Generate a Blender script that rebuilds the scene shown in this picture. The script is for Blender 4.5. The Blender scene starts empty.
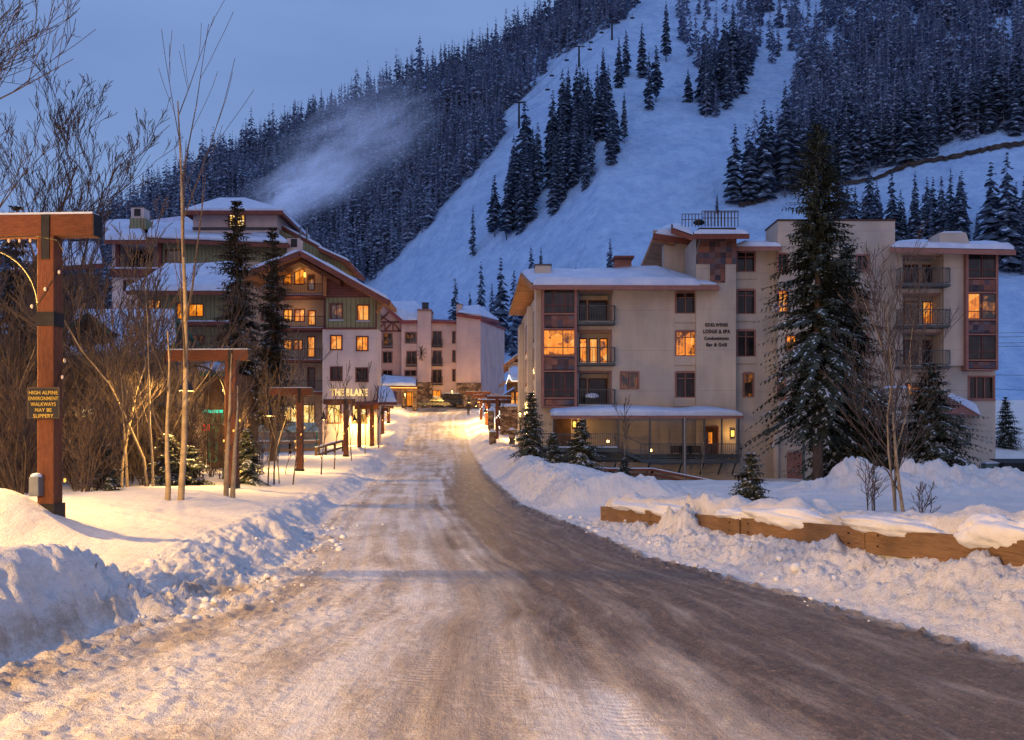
import bpy, math, random
import numpy as np
from mathutils import Vector, Matrix

SC = bpy.context.scene
COL = SC.collection
F, CX, HZ, CAMZ = 900.0, 512.0, 440.0, 2.2

def P(px, py, d):
    """a point of the place at distance d along the street"""
    return ((px - CX) / F * d, d, CAMZ + (HZ - py) / F * d)
def X(px, d): return (px - CX) / F * d
def Z(py, d): return CAMZ + (HZ - py) / F * d

# ------------------------------------------------------------------ materials
def _nt(name):
    m = bpy.data.materials.new(name); m.use_nodes = True
    nt = m.node_tree; nt.nodes.clear()
    out = nt.nodes.new('ShaderNodeOutputMaterial')
    return m, nt, out
def N(nt, t, **kw):
    n = nt.nodes.new(t)
    for k, v in kw.items():
        if k in n.inputs: n.inputs[k].default_value = v
        else: setattr(n, k, v)
    return n
def rgba(c): return (c[0], c[1], c[2], 1.0)
def mixcol(nt, fac, a, b, mode='MIX'):
    n = nt.nodes.new('ShaderNodeMix'); n.data_type = 'RGBA'; n.blend_type = mode
    for idx, v in ((0, fac), (6, a), (7, b)):
        if hasattr(v, 'is_linked') or isinstance(v, bpy.types.NodeSocket): nt.links.new(v, n.inputs[idx])
        elif idx == 0: n.inputs[0].default_value = v
        else: n.inputs[idx].default_value = rgba(v)
    return n.outputs[2]
def mathn(nt, op, a, b=None, clamp=False):
    n = nt.nodes.new('ShaderNodeMath'); n.operation = op; n.use_clamp = clamp
    for i, v in enumerate((a, b)):
        if v is None: continue
        if isinstance(v, bpy.types.NodeSocket): nt.links.new(v, n.inputs[i])
        else: n.inputs[i].default_value = v
    return n.outputs[0]
def pos(nt, scale=(1, 1, 1), obj=False):
    if obj: src = nt.nodes.new('ShaderNodeTexCoord').outputs['Object']
    else: src = nt.nodes.new('ShaderNodeNewGeometry').outputs['Position']
    m = nt.nodes.new('ShaderNodeMapping'); m.inputs['Scale'].default_value = scale
    nt.links.new(src, m.inputs['Vector']); return m.outputs['Vector']
def noise(nt, vec, scale, detail=4, rough=.55):
    n = N(nt, 'ShaderNodeTexNoise'); n.inputs['Scale'].default_value = scale
    n.inputs['Detail'].default_value = detail; n.inputs['Roughness'].default_value = rough
    nt.links.new(vec, n.inputs['Vector']); return n.outputs['Fac']
def ramp(nt, fac, stops):
    n = nt.nodes.new('ShaderNodeValToRGB'); nt.links.new(fac, n.inputs[0])
    e = n.color_ramp.elements
    e[0].position, e[0].color = stops[0][0], rgba(stops[0][1])
    e[1].position, e[1].color = stops[1][0], rgba(stops[1][1])
    for p_, c in stops[2:]:
        k = e.new(p_); k.color = rgba(c)
    return n.outputs[0]
def bump(nt, h, strength=.3, dist=.05):
    b = nt.nodes.new('ShaderNodeBump'); b.inputs['Strength'].default_value = strength
    b.inputs['Distance'].default_value = dist; nt.links.new(h, b.inputs['Height']); return b.outputs[0]
def bsdf(nt, out, col, rough=.8, nrm=None, metallic=0, spec=.3):
    b = nt.nodes.new('ShaderNodeBsdfPrincipled')
    if isinstance(col, bpy.types.NodeSocket): nt.links.new(col, b.inputs['Base Color'])
    else: b.inputs['Base Color'].default_value = rgba(col)
    b.inputs['Roughness'].default_value = rough; b.inputs['Metallic'].default_value = metallic
    b.inputs['Specular IOR Level'].default_value = spec
    if nrm is not None: nt.links.new(nrm, b.inputs['Normal'])
    nt.links.new(b.outputs[0], out.inputs['Surface']); return b
def surf(name, c1, c2, scale=2.0, stretch=(1, 1, 1), rough=.85, bmp=.3, bdist=.02, detail=6, metallic=0, spec=.3, fine=None, obj=False, stain=0):
    m, nt, out = _nt(name)
    v = pos(nt, stretch, obj)
    f = noise(nt, v, scale, detail, .62)
    col = ramp(nt, f, [(.32, c1), (.68, c2)])
    if stain:
        st = noise(nt, pos(nt, (.9, .9, .16)), 1.0, 5, .6)
        col = mixcol(nt, 1.0, col, ramp(nt, st, [(.34, (1 - stain,) * 3), (.6, (1.0,) * 3)]), 'MULTIPLY')
        sz = nt.nodes.new('ShaderNodeSeparateXYZ'); nt.links.new(pos(nt), sz.inputs[0])
        fr = mathn(nt, 'FRACT', mathn(nt, 'MULTIPLY', sz.outputs[2], 1 / 2.78)); col = mixcol(nt, 1.0, col, ramp(nt, fr, [(.0, (.80,) * 3), (.012, (.82,) * 3), (.016, (1, 1, 1))]), 'MULTIPLY')
        pt = noise(nt, pos(nt, (.35, .35, .35)), 1.0, 3, .5); col = mixcol(nt, 1.0, col, ramp(nt, pt, [(.35, (.86, .88, .92)), (.62, (1.06, 1.03, 1.0))]), 'MULTIPLY')
    h = noise(nt, v, (fine or scale * 6), 4, .6)
    bsdf(nt, out, col, rough, bump(nt, h, bmp, bdist), metallic, spec)
    return m

M = {}
M['snow'] = surf('snow', (.62, .66, .74), (.80, .82, .86), 1.3, rough=.75, bmp=.5, bdist=.05, fine=9, spec=.2)
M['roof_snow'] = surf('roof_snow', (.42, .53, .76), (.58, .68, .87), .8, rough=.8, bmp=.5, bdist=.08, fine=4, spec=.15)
M['stucco'] = surf('beige_stucco', (.44, .40, .36), (.52, .475, .425), .5, bmp=.35, bdist=.015, fine=14, stain=.16)
M['stucco_pink'] = surf('pink_stucco', (.55, .40, .385), (.62, .46, .44), .4, bmp=.3, bdist=.02, fine=10, stain=.14)
M['stucco_rose'] = surf('rose_stucco', (.44, .29, .275), (.50, .34, .32), .4, bmp=.3, bdist=.02, fine=10, stain=.14)
M['stucco_white'] = surf('white_stucco', (.55, .47, .48), (.63, .54, .55), .5, bmp=.3, bdist=.015, fine=12, stain=.15)
M['dark_wood'] = surf('dark_timber', (.045, .028, .02), (.09, .05, .035), 3, (1, 1, .3), bmp=.4)
M['green_trim'] = surf('green_trim', (.03, .14, .12), (.04, .18, .15), 3)
M['iron'] = surf('dark_iron', (.02, .02, .024), (.035, .035, .04), 4, rough=.55, metallic=.6)
M['grey_metal'] = surf('grey_metal', (.16, .18, .21), (.22, .24, .28), 4, rough=.5, metallic=.5)
M['railing'] = surf('railing_metal', (.05, .065, .075), (.08, .10, .115), 4, rough=.5, metallic=.4)
def stonework():
    m, nt, out = _nt('stonework')
    v = pos(nt, (1, 1, 1.7)); vo = N(nt, 'ShaderNodeTexVoronoi'); vo.inputs['Scale'].default_value = 1.9; nt.links.new(v, vo.inputs['Vector'])
    ve = N(nt, 'ShaderNodeTexVoronoi'); ve.feature = 'DISTANCE_TO_EDGE'; ve.inputs['Scale'].default_value = 1.9; nt.links.new(v, ve.inputs['Vector'])
    sc = nt.nodes.new('ShaderNodeSeparateColor'); nt.links.new(vo.outputs['Color'], sc.inputs[0])
    c = ramp(nt, sc.outputs[0], [(0, (.07, .045, .035)), (.4, (.17, .11, .075)), (.7, (.26, .18, .13)), (1, (.36, .27, .2))])
    c = mixcol(nt, 1.0, c, ramp(nt, ve.outputs['Distance'], [(.02, (.35,) * 3), (.10, (1,) * 3)]), 'MULTIPLY')
    bsdf(nt, out, c, .9, bump(nt, ve.outputs['Distance'], .8, .1)); return m
M['stone'] = stonework()
M['asphalt_roof'] = surf('roof_felt', (.05, .05, .06), (.09, .09, .1), 4)
M['needles'] = surf('spruce_needles', (.028, .040, .034), (.078, .094, .072), 3.0, bmp=.3, obj=True)
M['needles_brown'] = surf('spruce_needles_rusty', (.032, .033, .028), (.088, .074, .055), 2.0, bmp=.3, obj=True)
M['far_needles'] = surf('far_needles', (.060, .105, .18), (.16, .235, .37), .09, bmp=.2)  # bluish distance haze is put into the colours of the far trees
M['hazy_frost_needles'] = surf('hazy_frosted_needles', (.11, .15, .235), (.26, .33, .46), .09, bmp=.2)  # frost, plus haze put into the colour as a lighter, greyer tone
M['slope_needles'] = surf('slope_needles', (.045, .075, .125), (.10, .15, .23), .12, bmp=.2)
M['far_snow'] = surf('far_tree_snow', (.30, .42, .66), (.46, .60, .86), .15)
M['twig_snow'] = surf('twig_snow', (.42, .47, .58), (.68, .72, .80), 2)
M['bark'] = surf('spruce_bark', (.07, .05, .045), (.16, .12, .105), 3, (1, 1, .3), bmp=1, bdist=.03)
M['aspen'] = surf('aspen_bark', (.17, .13, .09), (.38, .31, .22), 2.2, (1, 1, 1.6), bmp=.6, bdist=.02, obj=True)
M['twig'] = surf('twig_bark', (.058, .045, .044), (.10, .077, .070), 3, obj=True)
M['twig_red'] = surf('willow_bark', (.046, .034, .034), (.082, .058, .054), 3, obj=True)
M['black'] = surf('black_metal', (.012, .012, .014), (.02, .02, .022), 4, rough=.5)
M['cloth_dark'] = surf('dark_cloth', (.015, .015, .02), (.03, .03, .04), 8)
M['stucco_dark'] = surf('dark_stucco', (.16, .12, .11), (.24, .19, .17), .5, bmp=.4, stain=.2)  # darker stucco of the restaurant and cabin walls
M['skin'] = surf('skin', (.35, .2, .15), (.42, .26, .2), 8)
M['car_dark'] = surf('dark_car_paint', (.012, .014, .02), (.02, .022, .03), 2, rough=.25, bmp=.02, spec=.6)
M['rubber'] = surf('tyre_rubber', (.012, .012, .012), (.02, .02, .02), 8)
M['rock'] = surf('cut_earth', (.022, .018, .018), (.075, .06, .055), .6, bmp=1, bdist=.3, fine=2)
M['bush_brown'] = surf('brush', (.06, .04, .035), (.12, .08, .065), 1)
M['white_paint'] = surf('white_bulb', (.7, .6, .5), (.8, .7, .6), 5)
M['dumpster'] = surf('dumpster_plastic', (.01, .012, .016), (.02, .022, .03), 3, rough=.6)
M['utility'] = surf('utility_green', (.07, .12, .13), (.10, .16, .17), 3, rough=.6)

def wood(name, c1, c2, knot, scale=1.0, stretch=(1.2, 1.2, 9)):
    m, nt, out = _nt(name)
    v = pos(nt, stretch)
    f = noise(nt, v, 1.6 * scale, 6, .65)
    g = noise(nt, v, 9 * scale, 4, .6)
    c = ramp(nt, f, [(.3, c1), (.7, c2)])
    c = mixcol(nt, .55, c, ramp(nt, g, [(.3, knot), (.62, c2)]), 'MIX')
    big = noise(nt, pos(nt), 1.1, 3, .5)
    c = mixcol(nt, 1.0, c, ramp(nt, big, [(.3, (.62, .6, .6)), (.65, (1.05, 1, 1))]), 'MULTIPLY')
    bsdf(nt, out, c, .8, bump(nt, g, .6, .02)); return m
M['timber'] = wood('red_brown_timber', (.115, .042, .022), (.20, .078, .042), (.055, .02, .012), 1.0, (7, 7, .8))
M['beam'] = wood('red_brown_beam', (.115, .042, .022), (.20, .076, .04), (.06, .02, .012), 1.0, (.8, 7, 7))
M['rail_wood'] = wood('weathered_board', (.15, .088, .045), (.27, .17, .09), (.075, .042, .025), 1.0, (.5, .5, 9))
M['soffit'] = wood('orange_soffit', (.36, .17, .07), (.46, .23, .10), (.26, .12, .05), .6, (3, .4, 1))
M['fascia'] = surf('red_fascia', (.13, .045, .035), (.19, .07, .055), 2)
M['trim_rose'] = surf('rose_trim', (.22, .11, .10), (.29, .15, .135), 2)
M['trim_maroon'] = surf('maroon_trim', (.11, .04, .04), (.15, .055, .05), 2)

def siding(name, c1, c2, wscale, axis='X'):
    m, nt, out = _nt(name)
    w = N(nt, 'ShaderNodeTexWave'); w.wave_type = 'BANDS'; w.bands_direction = axis
    w.inputs['Scale'].default_value = wscale; w.inputs['Distortion'].default_value = .0
    nt.links.new(pos(nt), w.inputs['Vector'])
    f = noise(nt, pos(nt), 1.2, 5, .6)
    c = ramp(nt, f, [(.3, c1), (.7, c2)])
    c = mixcol(nt, 1.0, c, ramp(nt, w.outputs['Fac'], [(.02, (.55, .55, .55)), (.16, (1, 1, 1))]), 'MULTIPLY')
    bsdf(nt, out, c, .85, bump(nt, w.outputs['Fac'], .5, .03)); return m
M['green_siding'] = siding('green_board_siding', (.185, .19, .115), (.235, .24, .15), .8, 'X')
M['maroon_siding'] = siding('maroon_board_siding', (.13, .05, .05), (.18, .075, .07), 1.4, 'Z')

def tiles(name):
    m, nt, out = _nt(name)
    v = pos(nt, (1, 1, 1))
    sep = nt.nodes.new('ShaderNodeSeparateXYZ'); nt.links.new(v, sep.inputs[0])
    cmb = nt.nodes.new('ShaderNodeCombineXYZ')
    for i, k in ((0, 'X'), (2, 'Z')):
        s = mathn(nt, 'MULTIPLY', sep.outputs[k], 2.6)
        nt.links.new(mathn(nt, 'FLOOR', s), cmb.inputs[i])
    wn = nt.nodes.new('ShaderNodeTexWhiteNoise'); wn.noise_dimensions = '3D'
    nt.links.new(cmb.outputs[0], wn.inputs['Vector'])
    c = ramp(nt, wn.outputs['Value'], [(0, (.03, .03, .05)), (.3, (.10, .055, .055)), (.5, (.20, .085, .06)), (.7, (.05, .06, .10)), (.85, (.12, .10, .12)), (1, (.27, .11, .07))])
    f = noise(nt, v, 6, 4, .6)
    c = mixcol(nt, 1.0, c, ramp(nt, f, [(.3, (.7, .7, .7)), (.7, (1.15, 1.1, 1.1))]), 'MULTIPLY')
    bsdf(nt, out, c, .6, bump(nt, f, .4, .02)); return m
M['tiles'] = tiles('slate_tiles')

def lit(name, stops, strength, scale=1.6, curtain=.5):
    m, nt, out = _nt(name)
    v = pos(nt, (1, 1, 1))
    vor = N(nt, 'ShaderNodeTexVoronoi'); vor.inputs['Scale'].default_value = scale
    nt.links.new(pos(nt, (1, .01, 1.3)), vor.inputs['Vector'])
    sepc = nt.nodes.new('ShaderNodeSeparateColor'); nt.links.new(vor.outputs['Color'], sepc.inputs[0])
    nz = noise(nt, pos(nt, (1, .01, 1)), scale * 1.7, 5, .7)
    w = noise(nt, pos(nt, (9, .01, .5)), 1.0, 3, .6)
    f = mathn(nt, 'ADD', mathn(nt, 'MULTIPLY', sepc.outputs[0], .40), mathn(nt, 'ADD', mathn(nt, 'MULTIPLY', nz, .6), mathn(nt, 'MULTIPLY', mathn(nt, 'SUBTRACT', w, .5), curtain)))
    f = mathn(nt, 'ADD', mathn(nt, 'MULTIPLY', mathn(nt, 'SUBTRACT', f, .5), 1.45), .5)
    c = ramp(nt, f, stops)
    e = nt.nodes.new('ShaderNodeEmission'); nt.links.new(c, e.inputs[0]); e.inputs[1].default_value = strength
    gl = nt.nodes.new('ShaderNodeBsdfGlossy'); gl.inputs['Roughness'].default_value = .08
    gl.inputs['Color'].default_value = (.08, .08, .08, 1)
    ad = nt.nodes.new('ShaderNodeAddShader'); nt.links.new(e.outputs[0], ad.inputs[0]); nt.links.new(gl.outputs[0], ad.inputs[1])
    nt.links.new(ad.outputs[0], out.inputs['Surface']); return m
M['lit'] = lit('warm_lit_room', [(.18, (.09, .02, .003)), (.36, (.55, .16, .012)), (.56, (1.0, .26, .012)), (.80, (1.0, .36, .03)), (.97, (1, .66, .25))], 1.05)
M['lit2'] = lit('amber_curtain', [(.12, (.4, .1, .008)), (.4, (.8, .2, .012)), (.6, (1.0, .32, .03)), (.9, (1.0, .5, .1))], .95, .8, .9)
M['lit_dim'] = lit('dim_lit_room', [(.35, (.012, .008, .008)), (.62, (.05, .022, .014)), (.85, (.25, .08, .015)), (.98, (.8, .3, .05))], .8, 1.4)
M['lit_pale'] = lit('pale_lit_room', [(.15, (.35, .17, .03)), (.4, (.75, .42, .08)), (.62, (1, .62, .2)), (.9, (1, .85, .45))], 1.5, 1.6)

def darkglass():
    m, nt, out = _nt('dark_window_glass')
    w = noise(nt, pos(nt, (5, .01, .35)), 1.0, 3, .6)
    r = noise(nt, pos(nt, (.7, .01, .7)), 1.0, 2, .6)
    f = mathn(nt, 'ADD', mathn(nt, 'MULTIPLY', w, .5), mathn(nt, 'MULTIPLY', r, .5))
    c = ramp(nt, f, [(.38, (.006, .006, .009)), (.5, (.018, .015, .018)), (.66, (.06, .045, .045))])
    bsdf(nt, out, c, .12, None, 0, .5); return m
M['glass'] = darkglass()
def emis(name, c, s):
    m, nt, out = _nt(name)
    e = nt.nodes.new('ShaderNodeEmission'); e.inputs[0].default_value = rgba(c); e.inputs[1].default_value = s
    nt.links.new(e.outputs[0], out.inputs['Surface']); return m
M['bulb'] = emis('glowing_bulb', (1, .55, .16), 9)
M['bulb_small'] = emis('glowing_fairy_bulb', (1, .46, .08), 2.2)
M['bulb_white'] = emis('white_fairy_bulb', (1, .9, .75), 2.2)
M['letters'] = emis('glowing_letters', (1, .62, .22), 1.5)
M['sconce'] = emis('sconce_glow', (1, .5, .08), 3)
M['green_neon'] = emis('green_neon', (.05, .75, .45), 1.6)
M['red_neon'] = emis('red_neon', (1, .08, .03), .9)
M['yellow_paint'] = surf('yellow_paint', (.55, .38, .06), (.7, .5, .1), 6)
M['sign_face'] = surf('navy_sign_board', (.008, .01, .018), (.014, .016, .028), 5, rough=.6)
M['ink'] = surf('dark_letters', (.02, .016, .03), (.03, .025, .04), 5)

# ------------------------------------------------------------------ mesh building
def wloc(o):
    v = Vector((0, 0, 0))
    while o is not None:
        v += o.location; o = o.parent
    return v
class MB:
    def __init__(s): s.v = []; s.f = []; s.m = []; s.cur = 0
    def add(s, vs, fs):
        b = len(s.v); s.v.extend([tuple(q) for q in vs])
        for f in fs: s.f.append(tuple(b + i for i in f)); s.m.append(s.cur)
        return s
    def box(s, x0, x1, y0, y1, z0, z1):
        return s.add([(x0, y0, z0), (x1, y0, z0), (x1, y1, z0), (x0, y1, z0), (x0, y0, z1), (x1, y0, z1), (x1, y1, z1), (x0, y1, z1)],
                     [(0, 3, 2, 1), (4, 5, 6, 7), (0, 1, 5, 4), (1, 2, 6, 5), (2, 3, 7, 6), (3, 0, 4, 7)])
    def bar(s, a, b, w, h=None, up=(0, 0, 1)):
        h = h or w; a = Vector(a); b = Vector(b); d = (b - a).normalized()
        u = Vector(up); 
        if abs(d.dot(u)) > .98: u = Vector((0, 1, 0))
        r = d.cross(u).normalized(); u = r.cross(d).normalized()
        vs = []
        for p_ in (a, b):
            for sx, sz in ((-1, -1), (1, -1), (1, 1), (-1, 1)): vs.append(p_ + r * (sx * w / 2) + u * (sz * h / 2))
        return s.add(vs, [(0, 1, 2, 3), (7, 6, 5, 4), (0, 4, 5, 1), (1, 5, 6, 2), (2, 6, 7, 3), (3, 7, 4, 0)])
    def tube(s, pts, rad, n=6, cap=True):
        pts = [Vector(p_) for p_ in pts]
        if not hasattr(rad, '__len__'): rad = [rad] * len(pts)
        vs = []; fs = []
        prev = None
        for i, p_ in enumerate(pts):
            d = (pts[min(i + 1, len(pts) - 1)] - pts[max(i - 1, 0)])
            d = d.normalized() if d.length > 1e-9 else Vector((0, 0, 1))
            if prev is None:
                r = d.cross(Vector((0, 0, 1)) if abs(d.z) < .9 else Vector((1, 0, 0))).normalized()
            else:
                r = (prev - d * prev.dot(d)).normalized()
            prev = r; u = d.cross(r)
            for k in range(n):
                a = 2 * math.pi * k / n
                vs.append(p_ + (r * math.cos(a) + u * math.sin(a)) * rad[i])
        for i in range(len(pts) - 1):
            for k in range(n):
                k2 = (k + 1) % n
                fs.append((i * n + k, i * n + k2, (i + 1) * n + k2, (i + 1) * n + k))
        if cap:
            fs.append(tuple(range(n))[::-1]); fs.append(tuple((len(pts) - 1) * n + k for k in range(n)))
        return s.add(vs, fs)
    def lathe(s, prof, c=(0, 0, 0), n=14):
        vs = []; fs = []
        for (r, z) in prof:
            for k in range(n):
                a = 2 * math.pi * k / n; vs.append((c[0] + r * math.cos(a), c[1] + r * math.sin(a), c[2] + z))
        for i in range(len(prof) - 1):
            for k in range(n):
                k2 = (k + 1) % n; fs.append((i * n + k, i * n + k2, (i + 1) * n + k2, (i + 1) * n + k))
        return s.add(vs, fs)
    def slab(s, pts, th):
        """top polygon (counter-clockwise or not) thickened downwards by th"""
        n = len(pts); vs = [tuple(q) for q in pts] + [(q[0], q[1], q[2] - th) for q in pts]
        fs = [tuple(range(n)), tuple(range(2 * n - 1, n - 1, -1))]
        for i in range(n):
            j = (i + 1) % n; fs.append((i, i + n, j + n, j))
        return s.add(vs, fs)
    def prism(s, pts, vec):
        n = len(pts); vs = [tuple(q) for q in pts] + [(q[0] + vec[0], q[1] + vec[1], q[2] + vec[2]) for q in pts]
        fs = [tuple(range(n)), tuple(range(2 * n - 1, n - 1, -1))]
        for i in range(n):
            j = (i + 1) % n; fs.append((i, i + n, j + n, j))
        return s.add(vs, fs)
    def ball(s, c, r, seg=7, rings=5, sq=(1, 1, 1)):
        vs = []; fs = []
        for i in range(rings + 1):
            t = math.pi * i / rings
            for k in range(seg):
                a = 2 * math.pi * k / seg
                vs.append((c[0] + r * sq[0] * math.sin(t) * math.cos(a), c[1] + r * sq[1] * math.sin(t) * math.sin(a), c[2] + r * sq[2] * math.cos(t)))
        for i in range(rings):
            for k in range(seg):
                k2 = (k + 1) % seg; fs.append((i * seg + k, (i + 1) * seg + k, (i + 1) * seg + k2, i * seg + k2))
        return s.add(vs, fs)
    def build(s, name, mats, parent=None, world=True, smooth=False, loc=None):
        if not isinstance(mats, (list, tuple)): mats = [mats]
        off = wloc(parent) if (world and parent is not None) else Vector((0, 0, 0))
        if loc is not None: off = Vector(loc) if world else Vector((0, 0, 0))
        me = bpy.data.meshes.new(name)
        me.from_pydata([(v[0] - off.x, v[1] - off.y, v[2] - off.z) for v in s.v], [], s.f)
        for m in mats: me.materials.append(m)
        if len(mats) > 1: me.polygons.foreach_set('material_index', s.m)
        if smooth: me.polygons.foreach_set('use_smooth', [True] * len(me.polygons))
        me.update()
        o = bpy.data.objects.new(name, me); COL.objects.link(o)
        if parent is not None: o.parent = parent
        if loc is not None: o.location = loc
        return o
def bevel(o, w=.02, seg=2):
    m = o.modifiers.new('bevel', 'BEVEL'); m.width = w; m.segments = seg; m.limit_method = 'ANGLE'; return o
def tag(o, label=None, cat=None, group=None, kind=None):
    if label: o['label'] = label
    if cat: o['category'] = cat
    if group: o['group'] = group
    if kind: o['kind'] = kind
    return o
def thing(name, label, cat, loc=(0, 0, 0), group=None):
    o = bpy.data.objects.new(name, None); o.empty_display_size = .2; COL.objects.link(o); o.location = loc
    return tag(o, label, cat, group)
def copy_tree(o, parent=None):
    c = o.copy(); COL.objects.link(c); c.parent = parent
    for ch in list(o.children): copy_tree(ch, c)
    return c

# ------------------------------------------------------------------ numpy noise
_rs = np.random.RandomState(7)
_perm = _rs.permutation(4096); _val = _rs.rand(4096)
def vnoise(x, y, seed=0):
    xi = np.floor(x).astype(np.int64); yi = np.floor(y).astype(np.int64)
    fx = x - xi; fy = y - yi
    fx = fx * fx * (3 - 2 * fx); fy = fy * fy * (3 - 2 * fy)
    def h(a, b): return _val[_perm[(a + _perm[(b + seed * 57) & 4095]) & 4095]]
    return (h(xi, yi) * (1 - fx) + h(xi + 1, yi) * fx) * (1 - fy) + (h(xi, yi + 1) * (1 - fx) + h(xi + 1, yi + 1) * fx) * fy
def fbm(x, y, oct=4, seed=0, gain=.5):
    t = 0; a = 1.0; tot = 0
    for i in range(oct):
        t = t + a * vnoise(x * 2 ** i + 13.7 * i, y * 2 ** i - 7.3 * i, seed + i); tot += a; a *= gain
    return t / tot - .5
def sstep(a, b, x):
    t = np.clip((x - a) / (b - a), 0, 1); return t * t * (3 - 2 * t)

# ------------------------------------------------------------------ ground
def zroad(y): return np.interp(y, [-40, 33, 54, 70, 85, 104, 130, 145, 170, 200], [0, 0, .4, .75, 1.35, 3.3, 6.4, 8.2, 9.3, 9.6])
def XL(y): return np.interp(y, [-40, 4, 8.6, 10.7, 11.6, 14, 16.5, 22, 33, 54, 85, 104, 132, 145, 160], [-7, -5.6, -4.9, -4.5, -4.0, -3.9, -4.05, -4.7, -5.9, -7.7, -10.4, -12, -14.8, -16, -17])
def XR(y): return np.interp(y, [-40, 5, 9.2, 12.4, 16.9, 22, 30.5, 48, 70, 92, 108, 122, 132, 145, 160], [12, 6.3, 5.1, 4.2, 2.65, 1.9, .45, -1.2, -2.7, -4.3, -5.6, -6.2, -4.7, -2, 2])
RY = [-12, 6, 10.9, 23.8, 24.4]; RX = [12.6, 7.6, 6.2, 2.6, 2.43]; RZ = [1.3, 1.2, .99, .42, .40]
def ground(x, y):
    n4 = fbm(x * 17, y * 17, 2, 77); n1 = fbm(x * .9, y * .9, 3, 1); n2 = fbm(x * 3.1, y * 3.1, 4, 5); n3 = fbm(x * 9, y * 9, 4, 9); nb = fbm(x * .22, y * .22, 3, 14)
    zr = zroad(y); xl = XL(y) + .9 * n1 * sstep(12, 20, y) + .25 * n2; xr = XR(y) + .5 * n1 * sstep(14, 30, y) + .28 * n2
    sl = xl - x; sr = x - xr
    z = zr + .02 * n1
    # left bank
    hb = np.interp(y, [-20, 9.8, 10.9, 11.8, 13.0, 14.5, 18, 24, 32, 45, 60, 90, 110], [1.05, 1.0, .85, .32, .42, .85, 1.05, .85, .62, .5, .55, .6, .4])
    wl = np.interp(y, [0, 10.5, 12, 20, 60], [.75, .8, 1.5, 1.15, 1.5])
    pk = sstep(11.5, 13.5, y) * sstep(60, 40, y)
    rl = sstep(0, 1, sl / wl) * (1 - .45 * pk) + .45 * pk * sstep(0, 1, (sl - wl * .8) / 4.2)
    crest = .05 * np.exp(-((sl - wl * 1.15) / .6) ** 2)
    face = np.exp(-((sl - wl * .55) / (wl * .62)) ** 2)
    rough = np.interp(y, [9.8, 10.9, 15, 17, 40], [.22, 1.4, .9, .6, .5])
    left = hb * rl + crest * rl + face * rough * (.20 * n1 + .16 * n2 + .18 * n3 + .15 * n4) + rl * (.30 * nb + .05 * n1 + .012 * n2)
    fall = np.clip(sl - 6, 0, 60)
    w_near = sstep(95, 75, y)
    left = left - fall * np.interp(y, [0, 15, 30, 60, 100], [.0, .05, .065, .03, .0]) * w_near
    left = left + 1.0 * sstep(3.4, 6.5, sl) * sstep(16, 12.6, y) * sstep(9, 12, y) * .35
    left = left + .55 * np.exp(-(((x + 8.3) / .9) ** 2 + ((y - 14.6) / .8) ** 2))
    # right bank
    rx = np.interp(y, RY, RX); rz = np.interp(y, RY, RZ)
    near = sstep(25.2, 24.2, y); far = sstep(27.3, 29.2, y)
    wr = np.maximum(rx - XR(y), .5)
    t = sr / wr
    before = sstep(0, 1.0, t) ** .8 * (rz - .42)
    behind = sstep(1.02, 1.14, (x - XR(y)) / wr) * .52
    facer = np.exp(-((t - .6) / .45) ** 2)
    lump = .44 * n1 + .36 * n2 + .20 * n3 + .14 * n4
    z_near = before + behind + facer * lump + sstep(1, 1.3, t) * (.40 * n1 + .22 * n2) + .16 * np.exp(-((t - 1.35) / .35) ** 2)
    for yc, hh, ww in ((19.4, .50, .85), (21.6, .1, .6), (14.2, .14, .5), (11.3, .12, .4)):
        z_near = z_near + hh * np.exp(-((y - yc) / ww) ** 2) * np.exp(-((t - .86) / .22) ** 2) * (1 + 2.0 * n2 + .8 * n3)
    hf = 1.0
    wf = 1.6
    rr = sstep(0, 1, sr / wf)
    z_far = hf * rr * np.interp(y, [28, 40, 60, 90, 120], [.95, 1.0, .8, .6, .35]) + np.exp(-((sr - wf * .6) / 1.1) ** 2) * lump * np.interp(y, [28, 60, 90], [1.1, .8, .5]) + rr * (.25 * n1)
    z_gap = .10 * rr + .04 * n2
    rb = z_near * near + z_far * far + z_gap * (1 - near) * (1 - far)
    zf = np.interp(y, [0, 8, 20, 30, 45, 58, 75], [1.0, .8, .32, .25, .0, -.5, -.55]) - zr * sstep(30, 58, y)
    zf = zf + .30 * nb + .10 * n1
    s_f = sr - np.interp(y, [0, 10, 24, 25, 30], [4, 3, 2.2, 1.6, 2.4])
    wfld = sstep(0, 4, s_f) * sstep(90, 72, y)
    rb = rb * (1 - wfld) + zf * wfld
    g = lambda cx, cy, sx, sy, h: h * np.exp(-(((x - cx) / sx) ** 2 + ((y - cy) / sy) ** 2))
    pile = g(14.2, 33, 3.2, 2.2, 1.0) + g(19, 33, 3.5, 2.5, .35) + g(24, 34, 4, 3, .45) + g(11.6, 31.5, 1.5, 1.2, .45) + g(12, 17, 3.5, 2, .35) + g(5, 29.5, 2.5, 1.2, .35)
    rb = rb + pile * (1 + 1.3 * n1 + .9 * n2 + .25 * n3) * (sr > 0)
    z = z + np.where(sl > 0, left, 0) + np.where(sr > 0, rb, 0)
    # road texture
    on = sstep(.1, -.2, np.maximum(sl, sr))
    u = (x - XL(y)) / (XR(y) - XL(y))
    wob = .035 * fbm(y * .10, y * 0 + 3.3, 2, 3)
    tr = 0
    for c, a in ((.10, .5), (.18, .9), (.29, .7), (.40, 1.0), (.47, .8), (.56, 1), (.68, .7), (.79, .6)):
        tr = tr + a * np.exp(-((u + wob - c) / .016) ** 2)
    z = z - on * .016 * tr + on * (.014 * n2 + .022 * n3)
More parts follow.
